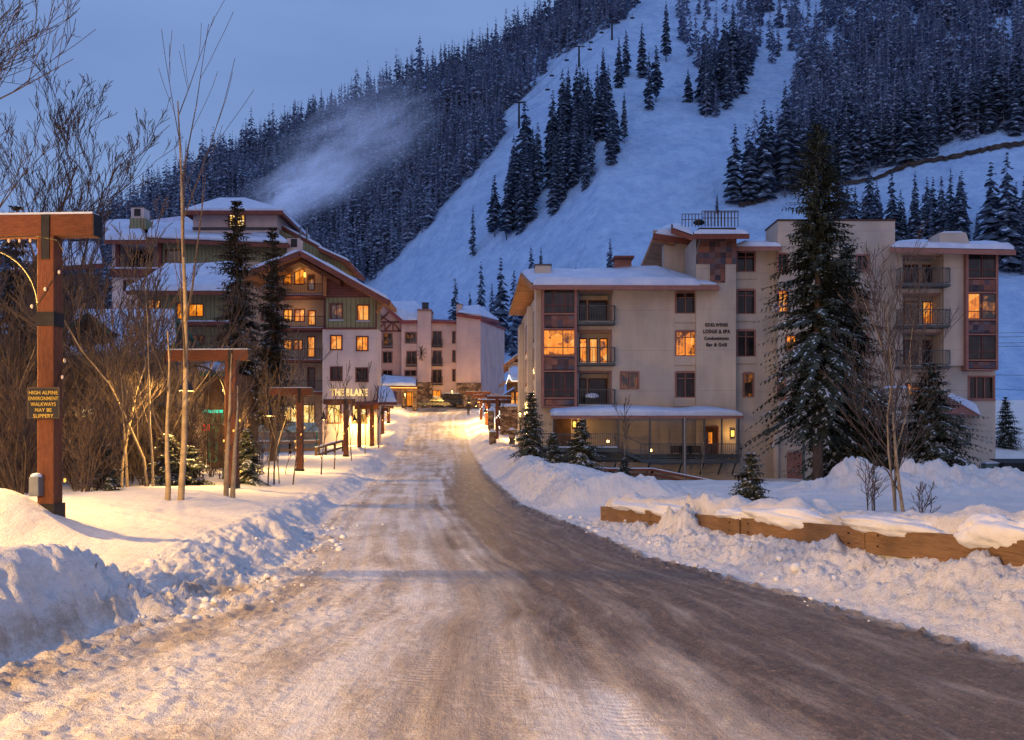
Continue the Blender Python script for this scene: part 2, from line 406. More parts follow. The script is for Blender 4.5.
    # coarse debris left foreground
    deb = sstep(.42, .1, u) * sstep(20, 9, y) * on
    z = z + deb * (np.maximum(n3 + .02, 0) * .10 + np.maximum(n2, 0) * .06 + np.maximum(n4, 0) * .05)
    toe = on * (np.exp(-(sl / .5) ** 2) + np.exp(-(sr / .45) ** 2))
    z = z + toe * np.maximum(n3 + .02, 0) * .26
    # bare brown asphalt mask
    nl = fbm(u * 22 + 3, y * .16, 4, 21); nl2 = fbm(u * 6, y * .10, 3, 31); nxy = fbm(x * 1.3, y * .8, 4, 41)
    e0 = np.interp(y, [6, 12, 20, 33, 60, 90], [.55, .55, .52, .52, .62, .9]) 
    dirt = sstep(e0 - .10, e0 + .12, u + .30 * nl + .22 * nl2 + .10 * nxy) * np.interp(y, [0, 40, 70, 100], [1, .95, .55, .1])
    mid = .5 * np.exp(-((u - .43) / .08) ** 2) * np.interp(y, [4, 12, 30, 60], [.9, .75, .6, .3])
    dirt = np.maximum(dirt, mid * (1 + 2.2 * nl))
    dirt = np.maximum(dirt, .22 + .55 * (nl + nxy))
    dirt = dirt * on * sstep(1.02, .96, u + .05 * n2)
    # grime on the plowed faces
    grime = (face * sstep(.3, .1, np.abs(sl - wl * .22) / wl) * np.interp(y, [5, 10.5, 12, 20], [1, .9, .25, .12]) * (sl > 0)
             + facer * (sr > 0) * near * .30 * sstep(.4, .0, t) + .10 * near * facer * (sr > 0)) * (1 + 2.5 * n2)
    patch = np.exp(-(((x + 4.2) / .55) ** 2 + ((y - 13.0) / .5) ** 2)) * .8
    dirt = np.maximum(dirt, np.clip(grime, 0, 1) * .3)
    dirt = np.maximum(dirt, np.clip(patch * (1 + 3 * n2), 0, 1) * .65)
    dirt = np.maximum(dirt, sstep(6, 9, sl) * sstep(60, 30, y) * .3 * np.clip(.6 + 3 * n1, 0, 1))
    return z, dirt, tr * on, u
def gz(x, y): return float(ground(np.array([float(x)]), np.array([float(y)]))[0][0])

def make_ground():
    ys = np.concatenate([np.linspace(-32, 3.5, 60)[:-1], 3.5 * np.exp(np.linspace(0, math.log(175 / 3.5), 960))])
    t = np.linspace(-1, 1, 900)
    hw = 12 + .80 * np.maximum(ys, 0)
    xs = (0.5 * t + .5 * t ** 3)[None, :] * hw[:, None]
    yy = np.repeat(ys[:, None], len(t), 1)
    z, dirt, tr, u = ground(xs, yy)
    n, m = xs.shape
    co = np.stack([xs, yy, z], -1).reshape(-1, 3).astype(np.float32)
    idx = np.arange(n * m).reshape(n, m)
    q = np.stack([idx[:-1, :-1], idx[:-1, 1:], idx[1:, 1:], idx[1:, :-1]], -1).reshape(-1, 4)
    me = fast_mesh('snowy_ground', co, q)
    for nm, arr in (('dirt', dirt), ('track', tr), ('lateral', u)):
        a = me.attributes.new(nm, 'FLOAT', 'POINT'); a.data.foreach_set('value', arr.reshape(-1).astype(np.float32))
    mt, nt, out = _nt('packed_snow_and_road_grit')
    def at(nm):
        a = nt.nodes.new('ShaderNodeAttribute'); a.attribute_name = nm; return a.outputs['Fac']
    v = pos(nt)
    d = at('dirt')
    f1 = noise(nt, v, 7, 6, .7); f2 = noise(nt, v, 45, 3, .7); f3 = noise(nt, v, .8, 4, .6)
    dd = mathn(nt, 'ADD', d, mathn(nt, 'MULTIPLY', mathn(nt, 'SUBTRACT', f1, .5), .75))
    dd = mathn(nt, 'ADD', dd, mathn(nt, 'MULTIPLY', mathn(nt, 'SUBTRACT', f2, .5), .5))
    lat = nt.nodes.new('ShaderNodeCombineXYZ'); nt.links.new(mathn(nt, 'MULTIPLY', at('lateral'), 34), lat.inputs[0]); sy = nt.nodes.new('ShaderNodeSeparateXYZ'); nt.links.new(v, sy.inputs[0]); nt.links.new(mathn(nt, 'MULTIPLY', sy.outputs[1], .55), lat.inputs[1])
    st = noise(nt, lat.outputs[0], 1.0, 7, .68)
    dd = mathn(nt, 'ADD', dd, mathn(nt, 'MULTIPLY', mathn(nt, 'MULTIPLY', mathn(nt, 'SUBTRACT', st, .5), 1.9), mathn(nt, 'MULTIPLY', d, 1.0, True)))
    fac = ramp(nt, dd, [(.15, (0, 0, 0)), (1.0, (.93, .93, .93))])
    snow = ramp(nt, f3, [(.3, (.66, .68, .73)), (.7, (.80, .81, .84))])
    snow = mixcol(nt, mathn(nt, 'MULTIPLY', ramp(nt, f2, [(.52, (0, 0, 0)), (.75, (1, 1, 1))]), .25), snow, (.50, .46, .44))
    grit = ramp(nt, f1, [(.3, (.060, .043, .040)), (.5, (.105, .078, .070)), (.75, (.23, .18, .155))])
    snow = mixcol(nt, mathn(nt, 'MULTIPLY', ramp(nt, dd, [(.0, (0, 0, 0)), (.35, (1, 1, 1))]), .62), snow, (.45, .355, .26))
    cell = N(nt, 'ShaderNodeTexVoronoi'); cell.inputs['Scale'].default_value = 38; nt.links.new(v, cell.inputs['Vector']); gs = nt.nodes.new('ShaderNodeSeparateColor'); nt.links.new(cell.outputs['Color'], gs.inputs[0])
    grit = mixcol(nt, 1.0, grit, ramp(nt, gs.outputs[0], [(.0, (.62, .6, .6)), (.6, (1, 1, 1)), (.93, (1.15, 1.15, 1.15)), (1, (2.0, 1.95, 1.9))]), 'MULTIPLY')
    l2 = nt.nodes.new('ShaderNodeCombineXYZ'); nt.links.new(mathn(nt, 'MULTIPLY', at('lateral'), 210), l2.inputs[0]); nt.links.new(mathn(nt, 'MULTIPLY', sy.outputs[1], 1.1), l2.inputs[1]); fs = noise(nt, l2.outputs[0], 1.0, 4, .6)
    c = mixcol(nt, fac, snow, grit)
    c = mixcol(nt, 1.0, c, ramp(nt, fs, [(.35, (.90, .89, .88)), (.6, (1.03, 1.03, 1.03))]), 'MULTIPLY')
    # tread: fine bars across the wheel tracks
    sepx = nt.nodes.new('ShaderNodeSeparateXYZ'); nt.links.new(v, sepx.inputs[0])
    lugs = mathn(nt, 'SINE', mathn(nt, 'ADD', mathn(nt, 'MULTIPLY', sepx.outputs[1], 62), mathn(nt, 'MULTIPLY', at('lateral'), 120)))
    h = mathn(nt, 'ADD', mathn(nt, 'MULTIPLY', f2, .5), mathn(nt, 'MULTIPLY', f1, .9))
    h = mathn(nt, 'ADD', h, mathn(nt, 'MULTIPLY', mathn(nt, 'MULTIPLY', lugs, mathn(nt, 'MULTIPLY', at('track'), ramp(nt, f3, [(.45, (0, 0, 0)), (.6, (1, 1, 1))]))), .14))
    h = mathn(nt, 'ADD', h, mathn(nt, 'MULTIPLY', fs, .28))
    b = bsdf(nt, out, c, .7, bump(nt, h, 1.0, .045), 0, .3)
    nt.links.new(ramp(nt, fac, [(0, (.72,) * 3), (1, (.50,) * 3)]), b.inputs['Roughness'])
    me.materials.append(mt)
    o = bpy.data.objects.new('snowy_road_ground', me); COL.objects.link(o); o['kind'] = 'structure'
    return o
def fast_mesh(name, co, faces, smooth=True, mats=None):
    me = bpy.data.meshes.new(name); k = faces.shape[1]
    me.vertices.add(len(co)); me.vertices.foreach_set('co', np.ascontiguousarray(co, dtype=np.float32).reshape(-1))
    me.loops.add(faces.size); me.loops.foreach_set('vertex_index', faces.reshape(-1).astype(np.int32))
    me.polygons.add(len(faces)); me.polygons.foreach_set('loop_start', np.arange(0, faces.size, k, dtype=np.int32))
    if mats is not None: me.polygons.foreach_set('material_index', mats.astype(np.int32))
    me.polygons.foreach_set('use_smooth', np.full(len(faces), smooth))
    me.update(calc_edges=True); return me
make_ground()

# ------------------------------------------------------------------ mountain
SKY_X = [-400, -200, 0, 90, 150, 200, 300, 400, 470, 530, 600, 700, 1100, 1600]
SKY_Y = [330, 300, 262, 232, 198, 170, 122, 82, 56, 28, -20, -60, -110, -120]
def terr(px, d):
    d0 = np.interp(px, [-400, 370, 500, 600, 850, 1000, 1400], [330, 330, 262, 215, 195, 172, 165])
    zv = np.interp(px, [-400, 560, 800, 1400], [8.8, 8.8, .8, .5])
    e = (HZ - np.interp(px, SKY_X, SKY_Y)) / F
    x = (px - CX) / F * d
    w = 14.0
    sp = w * np.log1p(np.exp(np.clip((d - d0) / w, -30, 30)))
    z = zv + .80 * sp
    z = z + sstep(0, 60, d - d0) * (7 * fbm(x / 55, d / 90, 3, 60) + 1.4 * fbm(x / 9, d / 9, 3, 66))
    cap = CAMZ + e * d
    over = z - cap
    # past the ridge line the ground rolls away
    dr = (d0 * .8 - zv + CAMZ) / (.8 - np.minimum(e, .74))
    z = np.where(d > dr, np.minimum(z, CAMZ + e * dr - .12 * (d - dr)), z)
    return z
def solve(px, py):
    ds = np.arange(160, 1500, 2.0)
    z = terr(np.full_like(ds, px), ds)
    r = (z - CAMZ) / ds; tgt = (HZ - py) / F
    k = np.nonzero(r >= tgt)[0]
    if len(k) == 0: k = [int(np.argmax(r))]
    i = max(k[0], 1)
    r0, r1 = r[i - 1], r[i]
    f = 0 if abs(r1 - r0) < 1e-9 else min(max((tgt - r0) / (r1 - r0), 0), 1)
    d = ds[i - 1] + 2 * f
    return ((px - CX) / F * d, d, float(terr(np.array([float(px)]), np.array([d]))[0]))
def make_mountain():
    px = np.linspace(-400, 1500, 620)
    ds = np.concatenate([np.linspace(168, 620, 420), np.linspace(624, 1500, 120)])
    pp, dd = np.meshgrid(px, ds)
    z = terr(pp, dd)
    z = np.where(dd < 176, np.minimum(z, zroad(dd) - .3 + 0 * z), z)
    co = np.stack([(pp - CX) / F * dd, dd, z], -1).reshape(-1, 3)
    idx = np.arange(pp.size).reshape(pp.shape)
    q = np.stack([idx[:-1, :-1], idx[:-1, 1:], idx[1:, 1:], idx[1:, :-1]], -1).reshape(-1, 4)
    me = fast_mesh('ski_mountain', co, q)
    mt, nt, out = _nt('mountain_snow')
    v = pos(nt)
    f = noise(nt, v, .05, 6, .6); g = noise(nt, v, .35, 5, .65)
    c = ramp(nt, f, [(.3, (.35, .56, .89)), (.7, (.43, .66, .98))])  # the blue of distance haze is put into the snow colour
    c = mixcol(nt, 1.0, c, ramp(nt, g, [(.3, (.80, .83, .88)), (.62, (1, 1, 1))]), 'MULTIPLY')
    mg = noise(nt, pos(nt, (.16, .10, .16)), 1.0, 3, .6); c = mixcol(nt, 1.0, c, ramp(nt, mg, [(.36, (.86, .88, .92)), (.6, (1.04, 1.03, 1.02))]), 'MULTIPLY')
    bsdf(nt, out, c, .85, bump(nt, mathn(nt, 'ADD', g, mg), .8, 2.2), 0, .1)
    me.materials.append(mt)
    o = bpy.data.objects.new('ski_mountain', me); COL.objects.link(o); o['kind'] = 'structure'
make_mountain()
# ------------------------------------------------------------------ conifers
def conifer_arrays(seed, layers=17, per=6, R=.15, snow=.55, bare=.06, irregular=.25):
    r = random.Random(seed); V = []; T = []; Mx = []
    def tri(a, b, c, m):
        k = len(V); V.extend((a, b, c)); T.append((k, k + 1, k + 2)); Mx.append(m)
    # trunk
    for k in range(4):
        a = 2 * math.pi * k / 4; b = a + math.pi / 2; w = .011
        tri((w * math.cos(a), w * math.sin(a), -.04), (w * math.cos(b), w * math.sin(b), -.04), (0, 0, .97), 0)
    for i in range(layers):
        t = (i + r.random() * .5) / layers
        z = bare + (1 - bare) * t
        rad = R * (1 - t) ** .72 * (1.0 - .35 * math.exp(-t * 14)) + .006
        n = per if t < .8 else max(4, per - 2)
        for k in range(n):
            a = 2 * math.pi * (k + r.random() * .9) / n + i * 1.3
            z = bare + (1 - bare) * min(.985, t + r.uniform(-.9, .9) / layers)
            L = rad * r.uniform(1 - irregular * 1.8, 1 + irregular)
            dz = L * r.uniform(.35, .75) if t < .85 else L * .25
            w = L * r.uniform(.28, .42) + .006
            ca, sa = math.cos(a), math.sin(a)
            base = (0, 0, z + .012)
            tip = (L * ca, L * sa, z - dz)
            m1 = (.6 * L * ca - w * sa, .6 * L * sa + w * ca, z - dz * .75)
            m2 = (.6 * L * ca + w * sa, .6 * L * sa - w * ca, z - dz * .75)
            mid = (.62 * L * ca, .62 * L * sa, z - dz * .35)
            tri(base, m1, mid, 0); tri(base, mid, m2, 0); tri(mid, m1, tip, 0); tri(mid, tip, m2, 0)
            if r.random() < snow:
                s = r.uniform(.35, .75); up = .006
                q0 = (.30 * L * ca, .30 * L * sa, z - dz * .18 + up)
                q1 = (.72 * L * ca - w * sa * s, .72 * L * sa + w * ca * s, z - dz * .66 + up)
                q2 = (.72 * L * ca + w * sa * s, .72 * L * sa - w * ca * s, z - dz * .66 + up)
                q3 = (1.0 * L * ca, 1.0 * L * sa, z - dz * .9 + up)
                tri(q0, q1, q3, 1); tri(q0, q3, q2, 1)
    return np.array(V, dtype=np.float32), np.array(T), np.array(Mx)
FARV = [conifer_arrays(s, 15, 5, R=rr, snow=1.0, irregular=.4) for s, rr in ((1, .12), (2, .155), (3, .10), (4, .17), (5, .13), (6, .19), (7, .09))]
def inpoly(x, y, poly):
    c = False; n = len(poly)
    for i in range(n):
        x1, y1 = poly[i]; x2, y2 = poly[i - 1]
        if (y1 > y) != (y2 > y) and x < (x2 - x1) * (y - y1) / (y2 - y1) + x1: c = not c
    return c
def rand_in(poly, n, r, mind=0, holes=()):
    xs = [p_[0] for p_ in poly]; ys = [p_[1] for p_ in poly]; out = []; tries = 0; grid = {}
    while len(out) < n and tries < n * 60:
        tries += 1
        x = r.uniform(min(xs), max(xs)); y = r.uniform(min(ys), max(ys))
        if not inpoly(x, y, poly) or any(inpoly(x, y, h) for h in holes): continue
        if mind:
            g = (int(x // mind), int(y // mind))
            if any((x - a) ** 2 + ((y - b) * 1.3) ** 2 < mind * mind for i in (-1, 0, 1) for j in (-1, 0, 1) for a, b in grid.get((g[0] + i, g[1] + j), ())): continue
            grid.setdefault(g, []).append((x, y))
        out.append((x, y))
    return out
def forest(name, label, pts, hfun, r, snowmat):
    Vs = []; Ts = []; Ms = []; b = 0
    for (px, py) in pts:
        x, y, z = solve(px, py)
        V, T, Mx = FARV[r.randrange(len(FARV))]
        h = hfun(px, py, y) ; a = r.random() * 6.28; c, s = math.cos(a) * h, math.sin(a) * h
        wd = r.uniform(.75, 1.3)
        W = np.empty_like(V); W[:, 0] = (V[:, 0] * c - V[:, 1] * s) * wd + x; W[:, 1] = (V[:, 0] * s + V[:, 1] * c) * wd + y; W[:, 2] = V[:, 2] * h + z - .5
        Vs.append(W); Ts.append(T + b); Ms.append(Mx); b += len(V)
    me = fast_mesh(name, np.concatenate(Vs), np.concatenate(Ts), False, np.concatenate(Ms))
    me.materials.append(M['hazy_frost_needles']); me.materials.append(snowmat)
    o = bpy.data.objects.new(name, me); COL.objects.link(o)
    return tag(o, label, 'forest', kind='stuff')
rf = random.Random(11)
LEFT = [(-60, 330), (-60, 285), (0, 264), (90, 234), (150, 200), (200, 172), (300, 124), (400, 84), (470, 58), (530, 30), (600, -16), (648, -30), (639, 0), (627, 17), (599, 34), (574, 50), (549, 62), (546, 76), (524, 97), (502, 119), (503, 137), (483, 162), (464, 184), (442, 206), (428, 228), (406, 248), (390, 266), (366, 284), (330, 305), (200, 320)]
lp = rand_in(LEFT, 3200, rf, 3.6)
for i in range(90, 640, 7): lp.append((i + rf.uniform(-3, 3), float(np.interp(i, SKY_X, SKY_Y)) + rf.uniform(1, 7)))
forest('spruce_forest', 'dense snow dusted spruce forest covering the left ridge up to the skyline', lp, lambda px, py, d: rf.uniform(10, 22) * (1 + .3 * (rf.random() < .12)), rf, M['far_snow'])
FA = [(672, -30), (815, -30), (808, 36), (795, 52), (750, 75), (738, 95), (722, 118), (694, 116), (700, 75), (682, 45)]
FB = [(742, 200), (752, 178), (775, 160), (792, 118), (803, 70), (818, 30), (835, -40), (1120, -60), (1120, 122), (1024, 131), (960, 142), (900, 165), (860, 175), (830, 176), (790, 188), (765, 203)]
rp = rand_in(FA, 150, rf, 5.5, holes=[[(676, 25), (740, 22), (740, 40), (700, 48)]])
rp += rand_in(FB, 1050, rf, 4.2, holes=[[(988, 60), (990, 20), (1012, 15), (1018, 60)], [(815, 45), (835, 25), (850, 40), (830, 62)]])
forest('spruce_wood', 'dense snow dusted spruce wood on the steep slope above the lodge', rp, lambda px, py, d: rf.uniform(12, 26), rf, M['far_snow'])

# individual trees on the slope
PROTO = []
def slope_mesh(i, **k):
    V, T, Mx = conifer_arrays(100 + i, 26, 7, **k)
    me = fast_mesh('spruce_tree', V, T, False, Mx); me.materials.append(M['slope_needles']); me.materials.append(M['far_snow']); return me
for i, k in enumerate([dict(R=.11, snow=.45, irregular=.4), dict(R=.13, snow=.5), dict(R=.10, snow=.4, bare=.16), dict(R=.145, snow=.55, irregular=.4), dict(R=.12, snow=.45, irregular=.5, bare=.2), dict(R=.09, snow=.5, irregular=.5)]): PROTO.append(slope_mesh(i, **k))
def slope_tree(px, py, hp, label, group=None, mesh=None, name='spruce_tree'):
    x, y, z = solve(px, py)
    o = bpy.data.objects.new(name, mesh or PROTO[rf.randrange(len(PROTO))]); COL.objects.link(o)
    h = hp / F * y; o.location = (x, y, z - .4); o.scale = (h * rf.uniform(.9, 1.2),) * 2 + (h,); o.rotation_euler = (0, 0, rf.random() * 6.28)
    return tag(o, label, 'tree', group)
STRIP = [(487, 246), (496, 215), (515, 185), (540, 165), (565, 130), (588, 100), (602, 92), (625, 118), (628, 140), (612, 168), (590, 190), (565, 212), (535, 222), (512, 244)]
for (px, py) in sorted(rand_in(STRIP, 62, rf, 6.0), key=lambda q: q[1]):
    slope_tree(px, py, rf.uniform(45, 66) + 14 * (rf.random() < .3), 'dark spruce in the long strip of trees between the two ski runs', 'spruces in the strip between the ski runs')
for px, py, hp, lab in [(473, 256, 52, 'lone dark spruce at the foot of the left ski run'),
    (619, 88, 52, 'leftmost of the thin spruces standing at the upper end of the tree strip'), (626, 76, 48, 'second small spruce from the left above the tree strip'),
    (642, 78, 56, 'tall slim spruce in the middle of the upper ski run'), (649, 110, 60, 'lower slim spruce standing close below a taller one on the ski run'),
    (656, 102, 58, 'right hand thin spruce of the close pair on the ski run'), (666, 62, 62, 'single spruce standing highest on the right side of the ski run'),
    (688, 102, 34, 'short narrow spruce at the left foot of the upper right clump'), (735, 204, 82, 'slender spruce leftmost below the right hand wood'),
    (749, 203, 78, 'slender spruce second from the left below the right hand wood'), (764, 200, 102, 'tall spruce with long trunk, third from the left at the wood edge'),
    (785, 197, 118, 'tallest spruce at the left edge of the right hand wood'), (717, 214, 22, 'tiny spruce sapling above the rooftop railing'),
    (455, 345, 68, 'thin spruce behind the chimney of the pink hotel'), (470, 340, 50, 'short spruce peeping above the pink hotel roof'),
    (481, 352, 92, 'tall dark spruce left of the group behind the pink hotel'), (501, 354, 98, 'tallest dark spruce of the group beside the beige lodge'),
    (514, 356, 88, 'dark spruce partly hidden by the beige lodge eave'), (492, 348, 66, 'short dark spruce between two taller ones behind the pink hotel'),
    (522, 340, 70, 'dark spruce just behind the beige lodge roof corner'),
    (531, 300, 56, 'spruce top showing behind the left lodge chimney'), (541, 300, 54, 'twin spruce top just right of the left lodge chimney'),
    (610, 283, 46, 'lone spruce rising behind the small brick roof chimney'), (576, 288, 24, 'tiny spruce tip above the lodge roof snow'), (586, 287, 22, 'second tiny spruce tip above the lodge roof snow'),
    (892, 262, 92, 'dark spruce rising behind the flat roof end of the lodge'), (913, 262, 76, 'pale frosted spruce behind the right roof of the lodge'),
    (923, 262, 70, 'dark low spruce behind the right roof of the lodge'), (941, 258, 84, 'spruce directly behind the roof chimney of the lodge'),
    (960, 258, 84, 'slim frosted spruce right of the roof chimney'), (991, 268, 108, 'tall spruce at the right end of the lodge roof'),
    (1007, 272, 122, 'tallest spruce at the right end above the lodge eave'), (863, 250, 60, 'frosted spruce behind the flat roof beside the big front spruce'),
    (842, 245, 60, 'frosted spruce behind the tip of the big front spruce'), (880, 252, 50, 'low spruce between two taller ones behind the flat roof')]:
    slope_tree(px, py, hp, lab)
GROVE = [(835, 236), (1060, 222), (1060, 280), (1000, 272), (890, 262), (835, 258)]
for (px, py) in sorted(rand_in(GROVE, 78, rf, 4.6), key=lambda q: q[1]):
    slope_tree(px, py, rf.uniform(30, 74), 'small frosted spruce in the grove behind the beige lodge', 'frosted spruces in the grove behind the lodge')
# first rank of the right hand wood and the upper clump, single trees that can be told from the mass
for (px, py) in rand_in([(694, 118), (722, 120), (742, 95), (752, 75), (740, 66), (700, 90)], 12, rf, 6):
    slope_tree(px, py, rf.uniform(52, 75), 'spruce at the lower edge of the upper clump beside the ski run', 'spruces at the lower edge of the upper clump')
for (px, py) in rand_in([(770, 203), (860, 180), (900, 170), (960, 146), (1060, 128), (1060, 112), (960, 130), (900, 150), (830, 165), (770, 190)], 46, rf, 6):
    slope_tree(px, py, rf.uniform(56, 88), 'spruce in the lowest rank of the right hand wood above the cut bank', 'spruces in the lowest rank of the right hand wood')

# eroded cut bank along the cat track
mb = MB(); pts = []
for i in range(70):
    t = i / 69; px = 872 + (1060 - 872) * t
    py = float(np.interp(px, [872, 905, 945, 1000, 1060], [181, 166, 159, 147, 139])) + rf.uniform(-1, 1)
    pts.append((px, py, rf.uniform(.5, 2.5) * min(1, t * 6 + .3)))
for a, b in zip(pts[:-1], pts[1:]):
    q = []
    for (px, py, w) in (a, b):
        x, y, z = solve(px, py + w); x2, y2, z2 = solve(px, py)
        q.append((Vector((x, y - .8, z)), Vector((x2, y2 - 1.4, z2 + .8))))
    mb.add([q[0][0], q[1][0], q[1][1], q[0][1]], [(0, 1, 2, 3)])
    mb.add([q[0][1], q[1][1], q[1][1] + Vector((0, 4, .3)), q[0][1] + Vector((0, 4, .3))], [(0, 1, 2, 3)])
for (xa, ya, xb, yb) in ((738, 206, 766, 200), (833, 186, 870, 180)):
    prev = None
    for i in range(14):
        t = i / 13; px = xa + (xb - xa) * t; py = ya + (yb - ya) * t + rf.uniform(-.8, .8)
        x, y, z = solve(px, py + 1.6); x2, y2, z2 = solve(px, py)
        cur = (Vector((x, y - .8, z)), Vector((x2, y2 - 1.2, z2 + .7)))
        if prev: mb.add([prev[0], cur[0], cur[1], prev[1]], [(0, 1, 2, 3)])
        prev = cur
o = mb.build('cut_bank', M['rock']); o['kind'] = 'structure'

# chair lift
def on_slope(px, py): return Vector(solve(px, py))
tops = []
for k, (px, yt, yb, lab) in enumerate([(519, 102, 128, 'lowest lift tower on the left ski run'), (579, 46, 67, 'middle lift tower on the left ski run'), (612, 21, 40, 'highest lift tower near the top of the left ski run')]):
    b = on_slope(px, yb); h = (yb - yt) / F * b.y
    r_ = thing('lift_tower', lab, 'lift tower', b, 'chair lift towers')
    MB().tube([(0, 0, -1), (0, 0, h)], [.55, .4], 8).build('pole', M['iron'], r_, world=False)
    MB().bar((-2.6, 0, h - .3), (2.6, 0, h - .3), .4, .4).build('crossarm', M['iron'], r_, world=False)
    s = MB()
    for sx in (-2.6, 2.6):
        s.bar((sx, -1.4, h - .7), (sx, 1.4, h - .1), .25, .3)
    s.build('sheave_train', M['iron'], r_, world=False)
    tops.append(b + Vector((0, 0, h - .6)))
base_ = on_slope(478, 150); 
line = [Vector((tops[0].x - 26, tops[0].y - 40, tops[0].z - 32))] + tops + [tops[2] + (tops[2] - tops[1])]
for sx, lab in ((-2.6, 'left haul cable of the chair lift'), (2.6, 'right haul cable of the chair lift')):
    pts = []
    for a, b in zip(line[:-1], line[1:]):
        for i in range(8):
            t = i / 8; p_ = a.lerp(b, t); p_.z -= 4 * t * (1 - t) * 1.6; p_.x += sx; pts.append(p_)
    pts.append(line[-1] + Vector((sx, 0, 0)))
    tag(MB().tube(pts, .06, 4).build('lift_cable', M['iron']), lab, 'cable', 'chair lift cables')
def lift_chair(p_, idx):
    r_ = thing('lift_chair', 'empty dark chair hanging from the chair lift cable over the left ski run', 'lift chair', p_, 'chairs hanging on the chair lift')
    MB().tube([(0, 0, 0), (0, .35, -.9), (0, .3, -2.4)], .08, 5).build('hanger', M['iron'], r_, world=False)
    s = MB(); s.box(-1.1, 1.1, -.35, .35, -2.75, -2.6); s.build('seat', M['cloth_dark'], r_, world=False)
    s = MB(); s.box(-1.1, 1.1, .3, .42, -2.6, -1.8); s.build('backrest', M['cloth_dark'], r_, world=False)
    return r_
seq = 0
for a, b, n in ((line[0], line[1], 2), (line[1], line[2], 4), (line[2], line[3], 3), (line[3], line[4], 1)):
    for i in range(n):
        t = (i + .5) / n; p_ = a.lerp(b, t); p_.z -= 4 * t * (1 - t) * 1.6; p_.x += (-2.6 if (seq % 3) else 2.6)
        lift_chair(p_, seq); seq += 1

# ------------------------------------------------------------------ near spruces
def hero_spruce(name, label, x, y, h, R, seed, foliage='needles', snow=.3, bare=.1, dens=1.0, lean=0, group=None, droop=.45, twl=1.0, zb=None):
    r = random.Random(seed); z0 = gz(x, y) if zb is None else zb
    root = thing(name, label, 'tree', (x, y, z0 - .15), group)
    MB().tube([(0, 0, -.3), (.02 * h * lean, 0, h * .5), (.03 * h * lean, 0, h * .98)], [h * .014 + .02, h * .009 + .012, .008], 9).build('trunk', M['bark'], root, world=False, smooth=True)
    V = []; Fc = []; Mi = []
    def kite(p_, d, side, L, w, m, up=0.0):
        k = len(V); n = Vector((0, 0, up))
        mid = p_ + d * (L * .45)
        V.extend([tuple(p_ + n), tuple(mid + side * w + n), tuple(p_ + d * L + n), tuple(mid - side * w + n)])
        Fc.append((k, k + 1, k + 2, k + 3)); Mi.append(m)
    nw = int(h * 3.4 * dens) + 10
    for i in range(nw):
        t = (i + r.random() * .8) / nw
        z = h * (bare + (1 - bare) * t)
        env = (1 - t) ** .78 * (1 - .45 * math.exp(-t * 9))
        rad = R * env + .05 * R
        n = max(4, int((7 + 3 * env) * (1 if h > 3 else .8)))
        for k in range(n):
            a = r.random() * 6.283
            L = rad * r.uniform(.5, 1.08) * (1.35 if r.random() < .10 else 1) * (1 + .22 * math.sin(a * 2 + seed + z * .9))
            ca, sa = math.cos(a), math.sin(a); out = Vector((ca, sa, 0)); sd = Vector((-sa, ca, 0))
            slope0 = .35 * t * 1.2 - .12; dr = droop * (1.1 - t) * r.uniform(.7, 1.2)
            st = max(3, int(L / (.20 * twl) * min(1, dens + .2)) + 1)
            px_ = Vector((.03 * h * lean * t, 0, z))
            pv = px_
            for j in range(1, st + 1):
                s = j / st
                p_ = px_ + out * (L * s) + Vector((0, 0, L * (slope0 * s - dr * s * s + .22 * dr * s ** 4)))
                d = (p_ - pv).normalized()
                if s > .12:
                    tw = (.16 + .34 * (1 - s) * min(1, L)) * r.uniform(.7, 1.3) * twl + .05
                    for sg in (-1, 1):
                        dd = (d * .75 + sd * sg * r.uniform(.6, 1.0) + Vector((0, 0, r.uniform(-.55, .05)))).normalized()
                        sp = dd.cross(Vector((0, 0, 1)) + d * .3).normalized()
                        kite(p_, dd, sp, tw, tw * .20 + .012, 0)
                        if r.random() < snow * .8 * (1.5 if (i + k) % 3 == 0 else .6): kite(p_ + dd * tw * .1, dd, sp, tw * .6, tw * .13 + .010, 1, .025)
                    if r.random() < .8:
                        dd = (d * .35 + Vector((0, 0, -1)) + sd * r.uniform(-.4, .4)).normalized()
                        kite(p_, dd, sd, tw * .8, tw * .16 + .01, 0)
                # spine
                w = .02 + .02 * (1 - s)
                k0 = len(V); V.extend([tuple(pv - sd * w), tuple(pv + sd * w), tuple(p_ + sd * w * .8), tuple(p_ - sd * w * .8)]); Fc.append((k0, k0 + 1, k0 + 2, k0 + 3)); Mi.append(0)
                if r.random() < snow * 1.1:
                    k0 = len(V); w *= 2.2; u = Vector((0, 0, .03)); V.extend([tuple(pv - sd * w + u), tuple(pv + sd * w + u), tuple(p_ + sd * w * .7 + u), tuple(p_ - sd * w * .7 + u)]); Fc.append((k0, k0 + 1, k0 + 2, k0 + 3)); Mi.append(1)
                pv = p_
    me = fast_mesh('crown', np.array(V, dtype=np.float32), np.array(Fc), False, np.array(Mi))
    me.materials.append(M[foliage]); me.materials.append(M['twig_snow'])
    o = bpy.data.objects.new('crown', me); COL.objects.link(o); o.parent = root
    return root
hero_spruce('spruce_tree', 'tallest dark spruce with bare grey lower trunk in front of the beige lodge', X(818, 51), 51, 20.4, 4.4, 5, foliage='needles', snow=.24, bare=.15, dens=1.0, droop=.5, twl=1.4)
hero_spruce('spruce_tree', 'narrower dark spruce close behind the tallest spruce at the lodge', X(846, 54), 54, 14.5, 3.9, 6, snow=.34, bare=.07, dens=1.1, twl=1.5)
